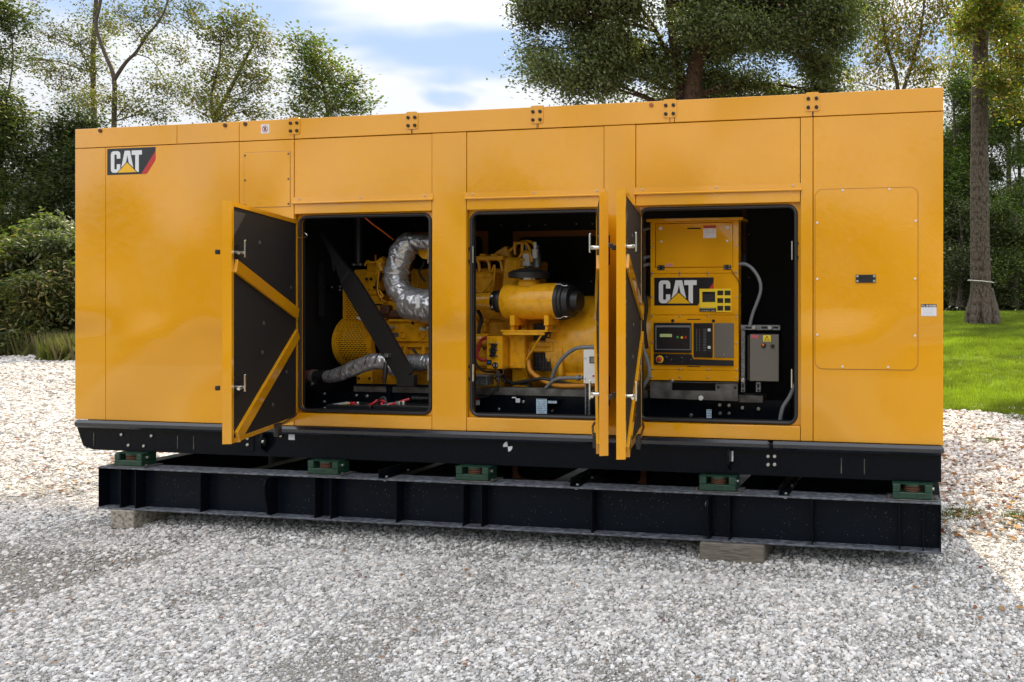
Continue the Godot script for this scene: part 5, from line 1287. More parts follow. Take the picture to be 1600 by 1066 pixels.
	for u in [4.688, 4.896, 5.106, 5.316]:
		for y in [1.875, 1.856, 1.558, 1.177, 1.118]: part(t, "screw", G().disc(Vector3(u, y, -0.3), Vector3.BACK, 0.0065, 0.004, 8), M.zinc)
	for y in [2.062, 1.698, 1.367]:
		for u in [4.688, 5.316]: part(t, "screw", G().disc(Vector3(u, y, -0.3), Vector3.BACK, 0.0065, 0.004, 8), M.zinc)
	part(t, "dangling_wire", G().tube(curve([Vector3(5.284, 1.893, -0.285), Vector3(5.299, 1.861, -0.280), Vector3(5.327, 1.824, -0.280), Vector3(5.344, 1.779, -0.290), Vector3(5.346, 1.725, -0.300)], 4), 0.003, 5), M.rubber)
	# plinth and tray under the cabinet
	var pt := thing("cabinet_tray", "grey dusty steel tray with a notched front under the control cabinet", "tray", Vector3(5.006, 0.957, -0.4))
	part(pt, "plinth", lumps([[[4.794, 5.180, 1.010, 1.094], -0.5, -0.36]], G()), M.lining)
	var tp := PackedVector2Array()
	for q in [Vector3(4.681, 0.967, -0.280), Vector3(5.332, 0.957, -0.280), Vector3(5.332, 1.080, -0.280), Vector3(5.168, 1.077, -0.280), Vector3(5.168, 1.027, -0.280), Vector3(4.845, 1.025, -0.280), Vector3(4.845, 1.081, -0.280), Vector3(4.681, 1.080, -0.280)]: tp.append(Vector2(q.x, q.y))
	part(pt, "tray_front", G().prism(tp, -0.284, -0.278), M.tray)
	part(pt, "tray_top", G().bx(tp[0].x, tp[1].x, tp[6].y + 0.001, tp[6].y + 0.005, -0.6, -0.29), M.tray)
	part(pt, "side_tray", lumps([[[5.320, 5.500, 0.940, 0.993], -0.5, -0.34]], G(), 0.003), M.tray)
	for p in [Vector3(5.190, 1.053, -0.278), Vector3(5.314, 1.052, -0.278)]: part(pt, "bolt_hole", G().disc(p, Vector3.BACK, 0.01, 0.002, 10), M.lining)
	bolt(pt, Vector3(5.065, 0.976, -0.270), 0.018, M.light_grey, Vector3.BACK, "drain_plug")
	for p in [Vector3(5.180, 0.917, -0.360), Vector3(5.249, 0.916, -0.360), Vector3(5.182, 0.857, -0.360), Vector3(5.249, 0.858, -0.360), Vector3(5.348, 0.900, -0.360), Vector3(5.466, 0.896, -0.360), Vector3(4.838, 1.093, -0.300), Vector3(4.964, 0.838, -0.360)]: bolt(pt, p, 0.013, M.zinc)
	# dark wall box on slotted channels
	var jb := thing("wall_box", "dark grey steel junction box with warning stickers right of the cabinet", "junction box", Vector3(5.522, 1.018, -0.4))
	var jf := [5.416, 5.631, 1.099, 1.436]
	part(jb, "case", G().bx(jf[0], jf[1], jf[2], jf[3], -0.4, -0.275, 0.004), M.bolt)
	part(jb, "cover", G().bx(jf[0] + 0.006, jf[1], jf[2] + 0.004, jf[3] - 0.004, -0.2748, -0.26, 0.003), M.box_grey)
	part(jb, "hinge_strip", G().tube([Vector3(jf[0] - 0.006, jf[2] + 0.01, -0.272), Vector3(jf[0] - 0.006, jf[3] - 0.01, -0.272)], 0.008, 6), M.bolt)
	part(jb, "red_label", lumps([[[5.434, 5.485, 1.406, 1.429], -0.2599, -0.259]], G()), mat(lin(0.5, 0.1, 0.11), 0.4))
	var yl := [5.519, 5.574, 1.382, 1.427]
	var yw := part(jb, "hazard_label", G().bx(yl[0], yl[1], yl[2], yl[3], -0.2599, -0.259), M.sticker_yellow)
	var hc := Vector3((yl[0] + yl[1]) * 0.5, (yl[2] + yl[3]) * 0.5, -0.2588)
	var tl := []
	for i in 4: tl.append(hc + Vector3(sin(TAU * i / 3), cos(TAU * i / 3) - 0.25, 0) * 0.021)
	part(yw, "triangle", G().tube(tl, 0.0022, 4, false), M.decal_black)
	part(yw, "bolt_symbol", G().prism(PackedVector2Array([Vector2(0.002, 0.009), Vector2(-0.004, -0.002), Vector2(0.0, -0.001), Vector2(-0.001, -0.009), Vector2(0.004, 0.001), Vector2(0.0, 0.001)]), -0.001, 0.0005, Transform3D(Basis.IDENTITY, hc - Vector3(0, 0.004, 0))), M.decal_black)
	var kn := part(jb, "rotary_switch", G().disc(Vector3(5.524, 1.355, -0.260), Vector3.BACK, 0.017, 0.012, 14), M.rubber)
	part(kn, "lamp", G().disc(Vector3(5.522, 1.360, -0.248), Vector3.BACK, 0.009, 0.006, 10), M.orange)
	part(jb, "rotary_switch", G().disc(Vector3(5.588, 1.351, -0.260), Vector3.BACK, 0.013, 0.02, 12), M.rubber)
	part(jb, "channel", lumps([[[5.353, 5.637, 1.462, 1.498], -0.31, -0.28], [[5.353, 5.381, 1.020, 1.461], -0.32, -0.29], [[5.460, 5.495, 1.023, 1.095], -0.32, -0.29]], G(), 0.002), M.galv)
	for q in [[5.360, 5.374, 1.052, 1.080], [5.360, 5.374, 1.025, 1.041], [5.470, 5.486, 1.054, 1.082], [5.470, 5.486, 1.027, 1.043], [5.587, 5.623, 1.474, 1.487], [5.388, 5.430, 1.473, 1.486], [5.504, 5.545, 1.473, 1.487]]: part(jb, "slot", G().bx(q[0], q[1], q[2], q[3], -0.292, -0.2775 if q[3] > 1.45 else -0.2885), M.lining)
	for p in [Vector3(5.449, 1.480, -0.277), Vector3(5.566, 1.480, -0.277), Vector3(5.368, 1.107, -0.286)]: bolt(jb, p, 0.015, M.zinc)
	# conduits of the right opening
	var c1 := own(self, "grey_conduit", G().tube(curve([Vector3(5.337, 1.930, -0.300), Vector3(5.386, 1.929, -0.290), Vector3(5.443, 1.891, -0.280), Vector3(5.492, 1.814, -0.270), Vector3(5.499, 1.737, -0.270), Vector3(5.473, 1.656, -0.270), Vector3(5.439, 1.575, -0.280), Vector3(5.413, 1.479, -0.290)]), 0.0125, 9), M.conduit)
	tag(c1, "grey conduit bowing from the cabinet's side down to the dark box", "conduit")
	var c2 := own(self, "grey_conduit", G().tube(curve([Vector3(5.759, 1.095, -0.200), Vector3(5.722, 1.008, -0.180), Vector3(5.675, 0.929, -0.170), Vector3(5.652, 0.823, -0.170)]), 0.015, 9), M.conduit)
	tag(c2, "grey conduit at the lower right corner of the right opening", "conduit")
	var c3 := own(self, "grey_conduit", G().tube(curve([Vector3(4.614, 1.394, -0.250), Vector3(4.647, 1.311, -0.240), Vector3(4.681, 1.211, -0.240), Vector3(4.685, 1.128, -0.240), Vector3(4.633, 1.043, -0.250)]), 0.014, 9), M.conduit)
	tag(c3, "grey conduit bowing past the cabinet's left edge", "conduit")
	for k2 in 3:
		var v: Array = [[Vector3(4.580, 1.963, -0.340), Vector3(4.615, 1.986, -0.340), Vector3(4.659, 1.995, -0.340)], [Vector3(4.580, 1.906, -0.340), Vector3(4.615, 1.930, -0.340), Vector3(4.659, 1.939, -0.340)], [Vector3(4.580, 2.179, -0.340), Vector3(4.620, 2.197, -0.340), Vector3(4.659, 2.206, -0.340)]][k2]
		var cc := own(self, "cabinet_cable_gland", G().tube(curve(v, 4), 0.012, 8), [M.conduit, M.conduit, M.zinc][k2])
		tag(cc, ["upper of two grey conduits entering the cabinet's left side", "lower of two grey conduits entering the cabinet's left side", "bright cable fitting high on the cabinet's left side"][k2], "conduit")
	var wl := own(self, "black_cable", G().tube(curve([Vector3(4.602, 1.742, -0.360), Vector3(4.626, 1.625, -0.350), Vector3(4.611, 1.484, -0.350), Vector3(4.627, 1.319, -0.360)]), 0.014, 8), M.rubber)
	tag(wl, "black cable hanging down left of the control cabinet", "cable")
	var rb := thing("relay_bracket", "small grey relay bracket behind the right edge of the cabinet", "bracket", Vector3(5.318, 1.983, -0.500))
	part(rb, "plate", lumps([[[5.313, 5.342, 1.922, 2.012], -0.53, -0.5]], G(), 0.003), M.gasket)
	part(rb, "post", lumps([[[5.243, 5.274, 2.033, 2.391], -0.84, -0.8]], G()), M.rust)

func leaf_mesh(count: int, spread: float, leaf: float, sd: int, long := 1.0) -> ArrayMesh:   # a sprig: folded leaves about a short stem
	var r := RandomNumberGenerator.new()
	r.seed = sd
	var g := G()
	for i in count:
		var o := Vector3(r.randfn(0, 1), r.randfn(0, 0.8), r.randfn(0, 1)) * spread * 0.5
		var d := Vector3(r.randf_range(-1, 1), r.randf_range(-0.7, 0.5), r.randf_range(-1, 1)).normalized()
		var e := d.cross(Vector3(r.randf_range(-0.5, 0.5), 1, r.randf_range(-0.5, 0.5))).normalized()
		var f := e.cross(d)
		var l := leaf * r.randf_range(0.7, 1.25)
		var a := o; var c := o + d * l * long
		var b := o + d * l * 0.5 * long + e * l * 0.27 + f * l * 0.06
		var b2 := o + d * l * 0.5 * long - e * l * 0.27 + f * l * 0.06
		g.tri(a, b2, c); g.tri(a, c, b)
	return g.mesh()

var sprigs := {}

# trunks: [points, radius at foot, radius at tip]; blobs: [centre, radius, twigs]
func grow(called: String, label: String, group: String, at: Vector3, trunks: Array, blobs: Array, sprig: String, palette: Array, bark: Material, sd: int, per_twig := 7, thick := 1.0, category := "tree") -> Node3D:
	var r := RandomNumberGenerator.new()
	r.seed = sd
	var t := thing(called, label, category, at, group)
	var wood := G()
	var limbs := G()
	var line := []
	for k in trunks:
		var p := curve(k[0], 4)
		var rad := []
		for i in p.size():
			var f := float(i) / (p.size() - 1)
			rad.append(lerpf(k[1], k[2], pow(f, 0.7)) * (1.0 + (0.35 * exp(-f * 30.0) if k == trunks[0] else 0.0)))
			if called == "pine_tree": rad[i] *= r.randf_range(0.95, 1.05)
			line.append([p[i], rad[i]])
		wood.tube(p, rad, 10)
	var buf := PackedFloat32Array()
	for b in blobs:
		var c: Vector3 = b[0]
		var R: float = b[1]
		var best = line[0]
		var bd := 1e9
		for q in line:
			var dd: float = (q[0] as Vector3).distance_to(c) + maxf(0.0, q[0].y - c.y + R * 0.5) * 1.5
			if dd < bd:
				bd = dd; best = q
		var s: Vector3 = best[0]
		var mid := s.lerp(c, 0.5) + Vector3(r.randf_range(-0.15, 0.15), 0.12, r.randf_range(-0.15, 0.15)) * bd * 0.6
		var lp := curve([s, mid, c], 3)
		var lr := []
		var r0 := minf(best[1] * 0.6, 0.014 + bd * 0.011) * thick
		for i in lp.size(): lr.append(lerpf(r0, 0.012, float(i) / (lp.size() - 1)))
		limbs.tube(lp, lr, 5, false)
		var tone := r.randf_range(0.8, 1.2)
		for i in b[2]:
			var d := Vector3(r.randfn(0, 1), r.randfn(0, 0.85), r.randfn(0, 1)).normalized()
			var tip := c + d * R * (0.25 + 0.8 * pow(r.randf(), 0.6))
			var from: Vector3 = lp[r.randi_range(lp.size() / 2, lp.size() - 1)]
			var bend := from.lerp(tip, 0.55) + Vector3(0, 0.08 * R, 0)
			limbs.tube([from, bend, tip], [0.011 * thick, 0.008 * thick, 0.004], 3, false)
			for j in per_twig:
				var f := 0.35 + 0.65 * r.randf()
				var p := (from.lerp(bend, f * 1.8) if f < 0.55 else bend.lerp(tip, (f - 0.55) / 0.45)) + Vector3(r.randfn(0, 1), r.randfn(0, 1), r.randfn(0, 1)) * 0.07 * (1.0 + R * 0.4)
				var col: Color = palette[r.randi() % palette.size()]
				var v := tone * r.randf_range(0.75, 1.25)
				var sc := r.randf_range(0.75, 1.25)
				put(buf, Basis(Vector3.UP, r.randf() * TAU) * Basis(Vector3.RIGHT, r.randf_range(-0.6, 0.6)).scaled(Vector3(sc, sc, sc)), p - at, Color(col.r * v, col.g * v, col.b * v))
	part(t, "trunk" if category == "tree" else "stem", wood, bark)
	part(t, "branches", limbs, bark)
	make_copies(t, "crown", sprigs[sprig], M.leaf, buf)
	return t

func scatter_blobs(list: Array, px_per_m: float, twigs: float) -> Array:   # blobs given as [centre, radius in px]
	var out := []
	for q in list: out.append([q[0], q[1] / px_per_m, int(twigs * pow(q[1] / px_per_m, 1.6)) + 3])
	return out

func make_trees() -> void:
	var lf := mat(Color.WHITE, 0.5)
	lf.vertex_color_use_as_albedo = true
	lf.backlight_enabled = true
	lf.backlight = lin(0.7, 0.85, 0.28)
	M.leaf = lf
	var bark := mat(lin(0.20, 0.165, 0.14), 0.95)
	bark.albedo_texture = noise_tex(0.045, 512, false, 1, ramp([[0.0, Color(1, 1, 1)], [0.5, Color(0.8, 0.77, 0.75)], [0.8, Color(0.4, 0.38, 0.36)], [1.0, Color(0.25, 0.23, 0.22)]]), 3, FastNoiseLite.TYPE_CELLULAR, 4)
	bark.heightmap_enabled = true
	bark.heightmap_texture = noise_tex(0.045, 512, false, 1, null, 3, FastNoiseLite.TYPE_CELLULAR, 4)
	bark.heightmap_scale = -5.0
	tri_map(bark, 1.0)
	bark.uv1_scale = Vector3(1.3, 0.4, 1.3)
	var pine_bark: StandardMaterial3D = bark.duplicate()
	pine_bark.albedo_color = lin(0.19, 0.155, 0.125)
	pine_bark.heightmap_scale = -9.0
	pine_bark.uv1_scale = Vector3(0.8, 0.28, 0.8)
	var red_bark: StandardMaterial3D = bark.duplicate()
	red_bark.albedo_color = lin(0.13, 0.075, 0.05)
	sprigs.small = leaf_mesh(15, 0.36, 0.078, 1)
	sprigs.fine = leaf_mesh(13, 0.30, 0.07, 2)
	sprigs.fine_far = leaf_mesh(16, 0.6, 0.13, 6)
	sprigs.small_far = leaf_mesh(16, 0.62, 0.145, 7)
	sprigs.wide_far = leaf_mesh(13, 0.75, 0.19, 8)
	sprigs.broad = leaf_mesh(11, 0.46, 0.125, 3)
	sprigs.bush = leaf_mesh(14, 0.36, 0.09, 4, 1.5)
	sprigs.far = leaf_mesh(14, 0.9, 0.24, 5)
	var green := [Color(0.112, 0.152, 0.043), Color(0.091, 0.131, 0.036), Color(0.162, 0.193, 0.056), Color(0.203, 0.223, 0.060), Color(0.244, 0.203, 0.071)]
	var dark := [Color(0.065, 0.088, 0.036), Color(0.050, 0.072, 0.030), Color(0.084, 0.104, 0.045), Color(0.101, 0.115, 0.050)]
	var oak := [Color(0.130, 0.163, 0.076), Color(0.106, 0.133, 0.063), Color(0.163, 0.187, 0.089), Color(0.199, 0.209, 0.106)]
	var airy := [Color(0.172, 0.184, 0.057), Color(0.127, 0.144, 0.046), Color(0.207, 0.207, 0.069), Color(0.092, 0.115, 0.034), Color(0.230, 0.161, 0.057)]
	var gold := [Color(0.338, 0.221, 0.039), Color(0.312, 0.247, 0.039), Color(0.220, 0.242, 0.044), Color(0.330, 0.286, 0.044), Color(0.351, 0.242, 0.055), Color(0.155, 0.196, 0.044), Color(0.131, 0.165, 0.044), Color(0.307, 0.165, 0.055)]
	var lush := [Color(0.121, 0.209, 0.039), Color(0.176, 0.264, 0.044), Color(0.088, 0.142, 0.035), Color(0.242, 0.307, 0.065)]
	var bush := [Color(0.065, 0.094, 0.029), Color(0.102, 0.128, 0.043), Color(0.043, 0.061, 0.022), Color(0.138, 0.145, 0.058), Color(0.051, 0.072, 0.026)]
	var grp := "trees beyond the left end of the yard"
	# tall straight tree and the forked one beside it
	grow("tall_tree", "tall thin tree with one straight upright trunk and loose leaves, at upper left", grp, Vector3(-36.320, -0.032, -28.781), [[[Vector3(-36.320, -0.032, -28.781), Vector3(-36.287, 7.723, -28.787), Vector3(-36.320, 11.432, -28.781), Vector3(-36.386, 14.804, -28.769), Vector3(-36.220, 17.839, -28.798), Vector3(-36.154, 21.885, -28.810)], 0.184, 0.073]],
		scatter_blobs([[Vector3(-38.877, 15.984, -28.330), 45], [Vector3(-37.061, 13.524, -27.736), 38], [Vector3(-35.231, 15.063, -27.247), 40], [Vector3(-37.216, 12.275, -28.623), 40], [Vector3(-36.552, 16.782, -29.552), 40], [Vector3(-39.375, 18.850, -28.242), 60], [Vector3(-36.552, 20.199, -28.740), 70], [Vector3(-34.228, 19.862, -29.150), 55], [Vector3(-39.873, 14.636, -28.154), 35], [Vector3(-34.435, 13.609, -27.387), 28], [Vector3(-34.817, 12.316, -27.320), 25]], 29.4, 8.1), "fine_far", airy, bark, 101, 5)
	grow("forked_tree", "slim tree whose trunk forks in two above the enclosure's left end", grp, Vector3(-31.798, -0.204, -26.126), [[[Vector3(-31.798, -0.204, -26.126), Vector3(-31.829, 7.215, -26.121), Vector3(-31.798, 10.615, -26.126), Vector3(-31.798, 12.685, -26.126), Vector3(-32.255, 13.953, -26.046), Vector3(-32.651, 15.251, -25.976), Vector3(-32.438, 16.487, -26.014), Vector3(-32.164, 19.269, -26.062)], 0.137, 0.053], [[Vector3(-31.798, 12.624, -26.126), Vector3(-31.250, 13.458, -26.223), Vector3(-30.763, 13.953, -26.309), Vector3(-30.216, 14.787, -26.406), Vector3(-29.607, 15.560, -26.513), Vector3(-29.181, 16.642, -26.589), Vector3(-28.846, 18.342, -26.648)], 0.090, 0.032], [[Vector3(-29.668, 15.405, -26.503), Vector3(-28.141, 14.923, -25.858), Vector3(-27.020, 14.146, -25.548), Vector3(-26.333, 13.599, -25.365)], 0.032, 0.011], [[Vector3(-30.763, 13.891, -26.309), Vector3(-30.755, 13.806, -27.123), Vector3(-30.647, 12.875, -27.751), Vector3(-30.299, 11.993, -28.118)], 0.032, 0.011]],
		scatter_blobs([[Vector3(-30.368, 14.787, -26.379), 36], [Vector3(-28.290, 13.565, -25.832), 36], [Vector3(-30.537, 16.332, -27.162), 40], [Vector3(-27.250, 15.375, -26.016), 38], [Vector3(-31.281, 15.715, -26.218), 32], [Vector3(-30.692, 12.701, -27.134), 40], [Vector3(-32.194, 11.542, -26.057), 30], [Vector3(-31.129, 11.387, -26.245), 35], [Vector3(-30.139, 12.478, -28.146), 38], [Vector3(-27.476, 18.033, -26.889), 60], [Vector3(-31.433, 18.651, -26.191), 55], [Vector3(-29.455, 11.078, -26.540), 32]], 32.4, 6.2), "fine_far", airy, bark, 102, 5)
	grow("round_tree", "rounded loose leaved tree left of the open sky", grp, Vector3(-25.491, -0.268, -25.514), [[[Vector3(-25.491, -0.268, -25.514), Vector3(-25.520, 6.960, -25.509), Vector3(-25.462, 10.206, -25.519), Vector3(-24.997, 11.238, -25.601), Vector3(-24.416, 12.419, -25.703), Vector3(-23.747, 13.746, -25.821)], 0.170, 0.051], [[Vector3(-25.462, 10.206, -25.519), Vector3(-25.636, 11.386, -25.488), Vector3(-25.287, 12.861, -25.550), Vector3(-25.200, 14.041, -25.565)], 0.085, 0.025]],
		scatter_blobs([[Vector3(-24.997, 14.041, -25.601), 36], [Vector3(-23.747, 14.336, -25.821), 34], [Vector3(-23.224, 13.304, -25.914), 30], [Vector3(-23.351, 12.321, -25.079), 40], [Vector3(-25.200, 12.419, -25.565), 40], [Vector3(-26.893, 11.605, -26.078), 34], [Vector3(-23.166, 11.681, -25.924), 24], [Vector3(-23.720, 10.734, -25.014), 38], [Vector3(-25.636, 14.336, -25.488), 26], [Vector3(-25.345, 10.648, -25.539), 34], [Vector3(-23.312, 10.648, -25.898), 22], [Vector3(-24.474, 14.926, -25.693), 26]], 33.9, 7.1), "small_far", airy, bark, 103, 6)
	grow("young_tree", "small bushy tree standing alone against the open sky", grp, Vector3(-19.064, -0.178, -24.922), [[[Vector3(-19.064, -0.178, -24.922), Vector3(-19.064, 6.706, -24.922), Vector3(-19.064, 9.797, -24.922), Vector3(-19.230, 11.202, -24.893), Vector3(-19.673, 12.326, -24.814)], 0.136, 0.034]],
		scatter_blobs([[Vector3(-19.922, 12.832, -24.770), 24], [Vector3(-20.116, 13.113, -24.736), 16], [Vector3(-18.843, 11.904, -24.961), 34], [Vector3(-18.206, 11.483, -25.073), 26], [Vector3(-19.673, 11.061, -24.814), 34], [Vector3(-18.169, 10.264, -24.166), 42], [Vector3(-17.846, 10.499, -25.137), 22], [Vector3(-20.337, 11.623, -24.697), 16], [Vector3(-20.226, 10.218, -24.717), 26], [Vector3(-19.396, 12.185, -24.863), 22]], 35.6, 9.0), "small_far", airy + lush, bark, 104, 7)
	grow("leafy_tree", "dark leafy tree crowding the left end of the enclosure", grp, Vector3(-30.659, 0.531, -22.672), [[[Vector3(-30.659, 0.531, -22.672), Vector3(-30.714, 4.441, -22.662), Vector3(-30.577, 7.235, -22.687), Vector3(-30.384, 9.190, -22.721)], 0.162, 0.054]],
		scatter_blobs([[Vector3(-30.384, 9.050, -22.721), 34], [Vector3(-30.934, 7.933, -22.623), 38], [Vector3(-29.268, 7.666, -22.207), 34], [Vector3(-31.347, 6.676, -22.551), 38], [Vector3(-29.618, 6.435, -22.145), 40], [Vector3(-29.696, 6.676, -22.842), 36], [Vector3(-30.934, 5.279, -22.623), 45], [Vector3(-29.971, 5.279, -22.793), 40], [Vector3(-31.622, 7.793, -22.502), 24], [Vector3(-29.146, 8.492, -22.939), 30], [Vector3(-29.421, 9.469, -22.890), 28]], 35.9, 24.8), "small_far", dark, bark, 105, 7)
	grow("leafy_tree", "leafy tree cut by the left edge of the view", grp, Vector3(-32.860, 0.531, -22.283), [[[Vector3(-32.860, 0.531, -22.283), Vector3(-32.915, 4.441, -22.274), Vector3(-32.997, 7.235, -22.259), Vector3(-32.860, 10.028, -22.283)], 0.176, 0.068]],
		scatter_blobs([[Vector3(-32.667, 9.888, -22.317), 34], [Vector3(-33.410, 10.587, -22.186), 40], [Vector3(-32.172, 9.050, -22.405), 26], [Vector3(-32.860, 8.352, -22.283), 36], [Vector3(-33.548, 6.955, -22.162), 50], [Vector3(-32.447, 6.397, -22.356), 42], [Vector3(-31.234, 4.930, -21.860), 42], [Vector3(-32.997, 4.441, -22.259), 50], [Vector3(-33.823, 8.911, -22.114), 45], [Vector3(-32.667, 14.498, -22.317), 22], [Vector3(-33.410, 14.777, -22.186), 40], [Vector3(-33.823, 12.542, -22.114), 40]], 35.9, 21.1), "small_far", green + dark, bark, 106, 7)
	var notes := ["feathery green bush at the left edge of the gravel", "second bush from the left edge, tall and dull green", "low yellowish bush near the left edge of the gravel", "dark bush between the gravel and the enclosure's left end", "bush half hidden behind the enclosure's left end", "dense green bush behind the low yellowish one"]
	var spots := [[-12, 430, 20.0, 46], [28, 415, 20.6, 44], [52, 480, 19.6, 34], [88, 420, 20.5, 42], [125, 440, 20.2, 46], [62, 400, 21.5, 48]]
	for k in 6:
		var b: Vector3 = [Vector3(-17.020, 0.562, -11.066), Vector3(-17.058, 0.530, -11.669), Vector3(-15.526, 0.502, -10.924), Vector3(-15.942, 0.536, -11.764), Vector3(-15.004, 0.501, -11.625), Vector3(-17.497, 0.572, -12.505)][k]
		var hgt: float = [2.1, 2.4, 1.4, 2.3, 2.0, 2.8][k]
		var bl := []
		var r := RandomNumberGenerator.new()
		r.seed = 400 + k
		var st := []
		for i in 13: bl.append([b + Vector3(r.randf_range(-0.9, 0.9), hgt * (0.06 + 0.8 * i / 13.0) * r.randf_range(0.7, 1.15), r.randf_range(-0.7, 0.6)), r.randf_range(0.18, 0.55), 8])
		for i in 9: bl.append([b + Vector3(r.randf_range(-0.8, 0.8), hgt * r.randf_range(0.85, 1.25), r.randf_range(-0.4, 0.4)), r.randf_range(0.14, 0.26), 5])
		for i in 4: st.append([[b + Vector3(i * 0.1 - 0.15, 0, 0), b + Vector3(i * 0.3 - 0.45, hgt * 0.5, 0.1), b + Vector3(i * 0.45 - 0.7, hgt, 0.0)], 0.03, 0.01])
		grow("bush", notes[k], "bushes along the left edge of the gravel", b, st, bl, "bush", [bush + airy, bush + airy, bush + airy + [Color(0.24, 0.2, 0.07)], oak + bush, bush + airy, oak][k], bark, 500 + k, 7, 1.0, "bush")
	# the big oak over the enclosure
	var ob := []
	var r2 := RandomNumberGenerator.new()
	r2.seed = 77
	var rows := [[Vector3(-1.328, 9.104, -9.774), Vector3(4.011, 9.104, -10.717), 7, 70], [Vector3(-1.719, 10.360, -9.705), Vector3(2.969, 10.360, -10.533), 6, 80], [Vector3(-1.328, 11.551, -9.774), Vector3(2.318, 11.551, -10.418), 4, 85], [Vector3(-0.026, 12.608, -10.004), Vector3(1.797, 12.608, -10.326), 3, 85]]
	for q in rows:
		for i in q[2]:
			var p: Vector3 = (q[0] as Vector3).lerp(q[1], i / (q[2] - 1.0))
			p += Vector3(r2.randf_range(-0.3, 0.3), r2.randf_range(-0.3, 0.25), r2.randf_range(-2.4, 1.6))
			ob.append([p, q[3] * r2.randf_range(0.85, 1.15)])
	# the lower skirt of the crown, full from end to end
	for q in [[Vector3(-0.352, 6.288, -9.947), Vector3(5.026, 6.367, -10.896), 13, 33], [Vector3(-0.834, 6.790, -9.862), Vector3(5.183, 6.870, -10.924), 14, 36], [Vector3(-1.094, 7.346, -9.816), Vector3(5.130, 7.372, -10.915), 14, 40], [Vector3(-1.133, 7.927, -9.809), Vector3(5.183, 7.901, -10.924), 13, 46], [Vector3(-1.133, 8.536, -9.809), Vector3(4.792, 8.456, -10.855), 11, 55]]:
		for i in q[2]:
			var p: Vector3 = (q[0] as Vector3).lerp(q[1], i / (q[2] - 1.0))
			var by_trunk := absf(i / (q[2] - 1.0) - 0.44) < 0.09
			p += Vector3(r2.randf_range(-0.2, 0.2), r2.randf_range(-0.18, 0.18), -2.0 if by_trunk else r2.randf_range(-1.5, 1.5))
			ob.append([p, q[3] * r2.randf_range(0.8, 1.2)])
	for p in [Vector3(-2.435, 10.493, -9.579), Vector3(-3.151, 10.691, -9.453), Vector3(-3.802, 10.493, -9.338), Vector3(-3.151, 11.683, -9.453), Vector3(-4.323, 10.757, -9.246)]: ob.append([p, 85.0])
	for p in [Vector3(-1.080, 7.461, -9.311), Vector3(-1.028, 6.854, -9.421), Vector3(-0.803, 6.398, -9.359), Vector3(-0.399, 6.014, -9.431), Vector3(-1.156, 7.910, -9.297)]: ob.append([p, 24.0])
	grow("oak_tree", "big dark oak with twin trunks spreading over the middle of the enclosure", "", Vector3(1.862, 1.501, -10.338), [[[Vector3(1.966, 1.501, -10.356), Vector3(1.979, 4.013, -10.358), Vector3(1.979, 5.997, -10.358), Vector3(2.005, 6.499, -10.363), Vector3(2.135, 6.975, -10.386), Vector3(2.318, 7.385, -10.418), Vector3(2.344, 7.980, -10.423), Vector3(2.188, 9.964, -10.395)], 0.26, 0.09], [[Vector3(1.680, 1.499, -10.610), Vector3(1.693, 4.058, -10.612), Vector3(1.667, 6.079, -10.608), Vector3(1.547, 6.685, -10.587), Vector3(1.468, 7.426, -10.573), Vector3(1.388, 8.369, -10.559), Vector3(1.309, 10.255, -10.545)], 0.2, 0.08], [[Vector3(2.109, 6.922, -10.381), Vector3(2.425, 7.022, -10.031), Vector3(2.918, 7.004, -9.915), Vector3(3.522, 6.833, -9.818)], 0.07, 0.03], [[Vector3(1.547, 6.685, -10.587), Vector3(1.406, 6.949, -10.257), Vector3(1.214, 7.379, -10.020), Vector3(0.938, 7.782, -9.667)], 0.08, 0.03]],
		scatter_blobs(ob, 75.6, 33.0), "small", oak, red_bark, 107, 11, 1.0)
	# right hand side: golden tree, pine, woods
	grp = "trees on the right beyond the lawn"
	grow("golden_tree", "golden green tree turning to autumn colour behind the enclosure's right end", grp, Vector3(5.473, 1.322, -35.448), [[[Vector3(5.571, 1.322, -35.465), Vector3(5.538, 9.275, -35.459), Vector3(5.375, 13.252, -35.430), Vector3(4.918, 14.909, -35.350), Vector3(4.592, 16.898, -35.292)], 0.190, 0.063], [[Vector3(5.473, 12.258, -35.448), Vector3(6.125, 14.247, -35.563), Vector3(6.615, 16.235, -35.649), Vector3(6.876, 18.886, -35.695)], 0.127, 0.042]],
		scatter_blobs([[Vector3(3.939, 14.313, -35.177), 26], [Vector3(4.918, 15.506, -35.350), 34], [Vector3(5.962, 14.512, -35.534), 32], [Vector3(6.680, 15.904, -35.661), 36], [Vector3(5.375, 16.831, -35.430), 36], [Vector3(7.007, 13.981, -35.718), 26], [Vector3(3.743, 16.401, -35.142), 26], [Vector3(2.960, 13.319, -35.004), 16], [Vector3(4.396, 13.319, -35.257), 18], [Vector3(6.550, 13.252, -35.638), 22], [Vector3(5.962, 18.720, -35.534), 44], [Vector3(4.494, 19.218, -35.275), 44], [Vector3(7.659, 17.395, -35.834), 36], [Vector3(7.431, 19.549, -35.793), 45], [Vector3(3.286, 18.223, -35.062), 30]], 30.2, 8.3), "wide_far", gold, bark, 108, 6)
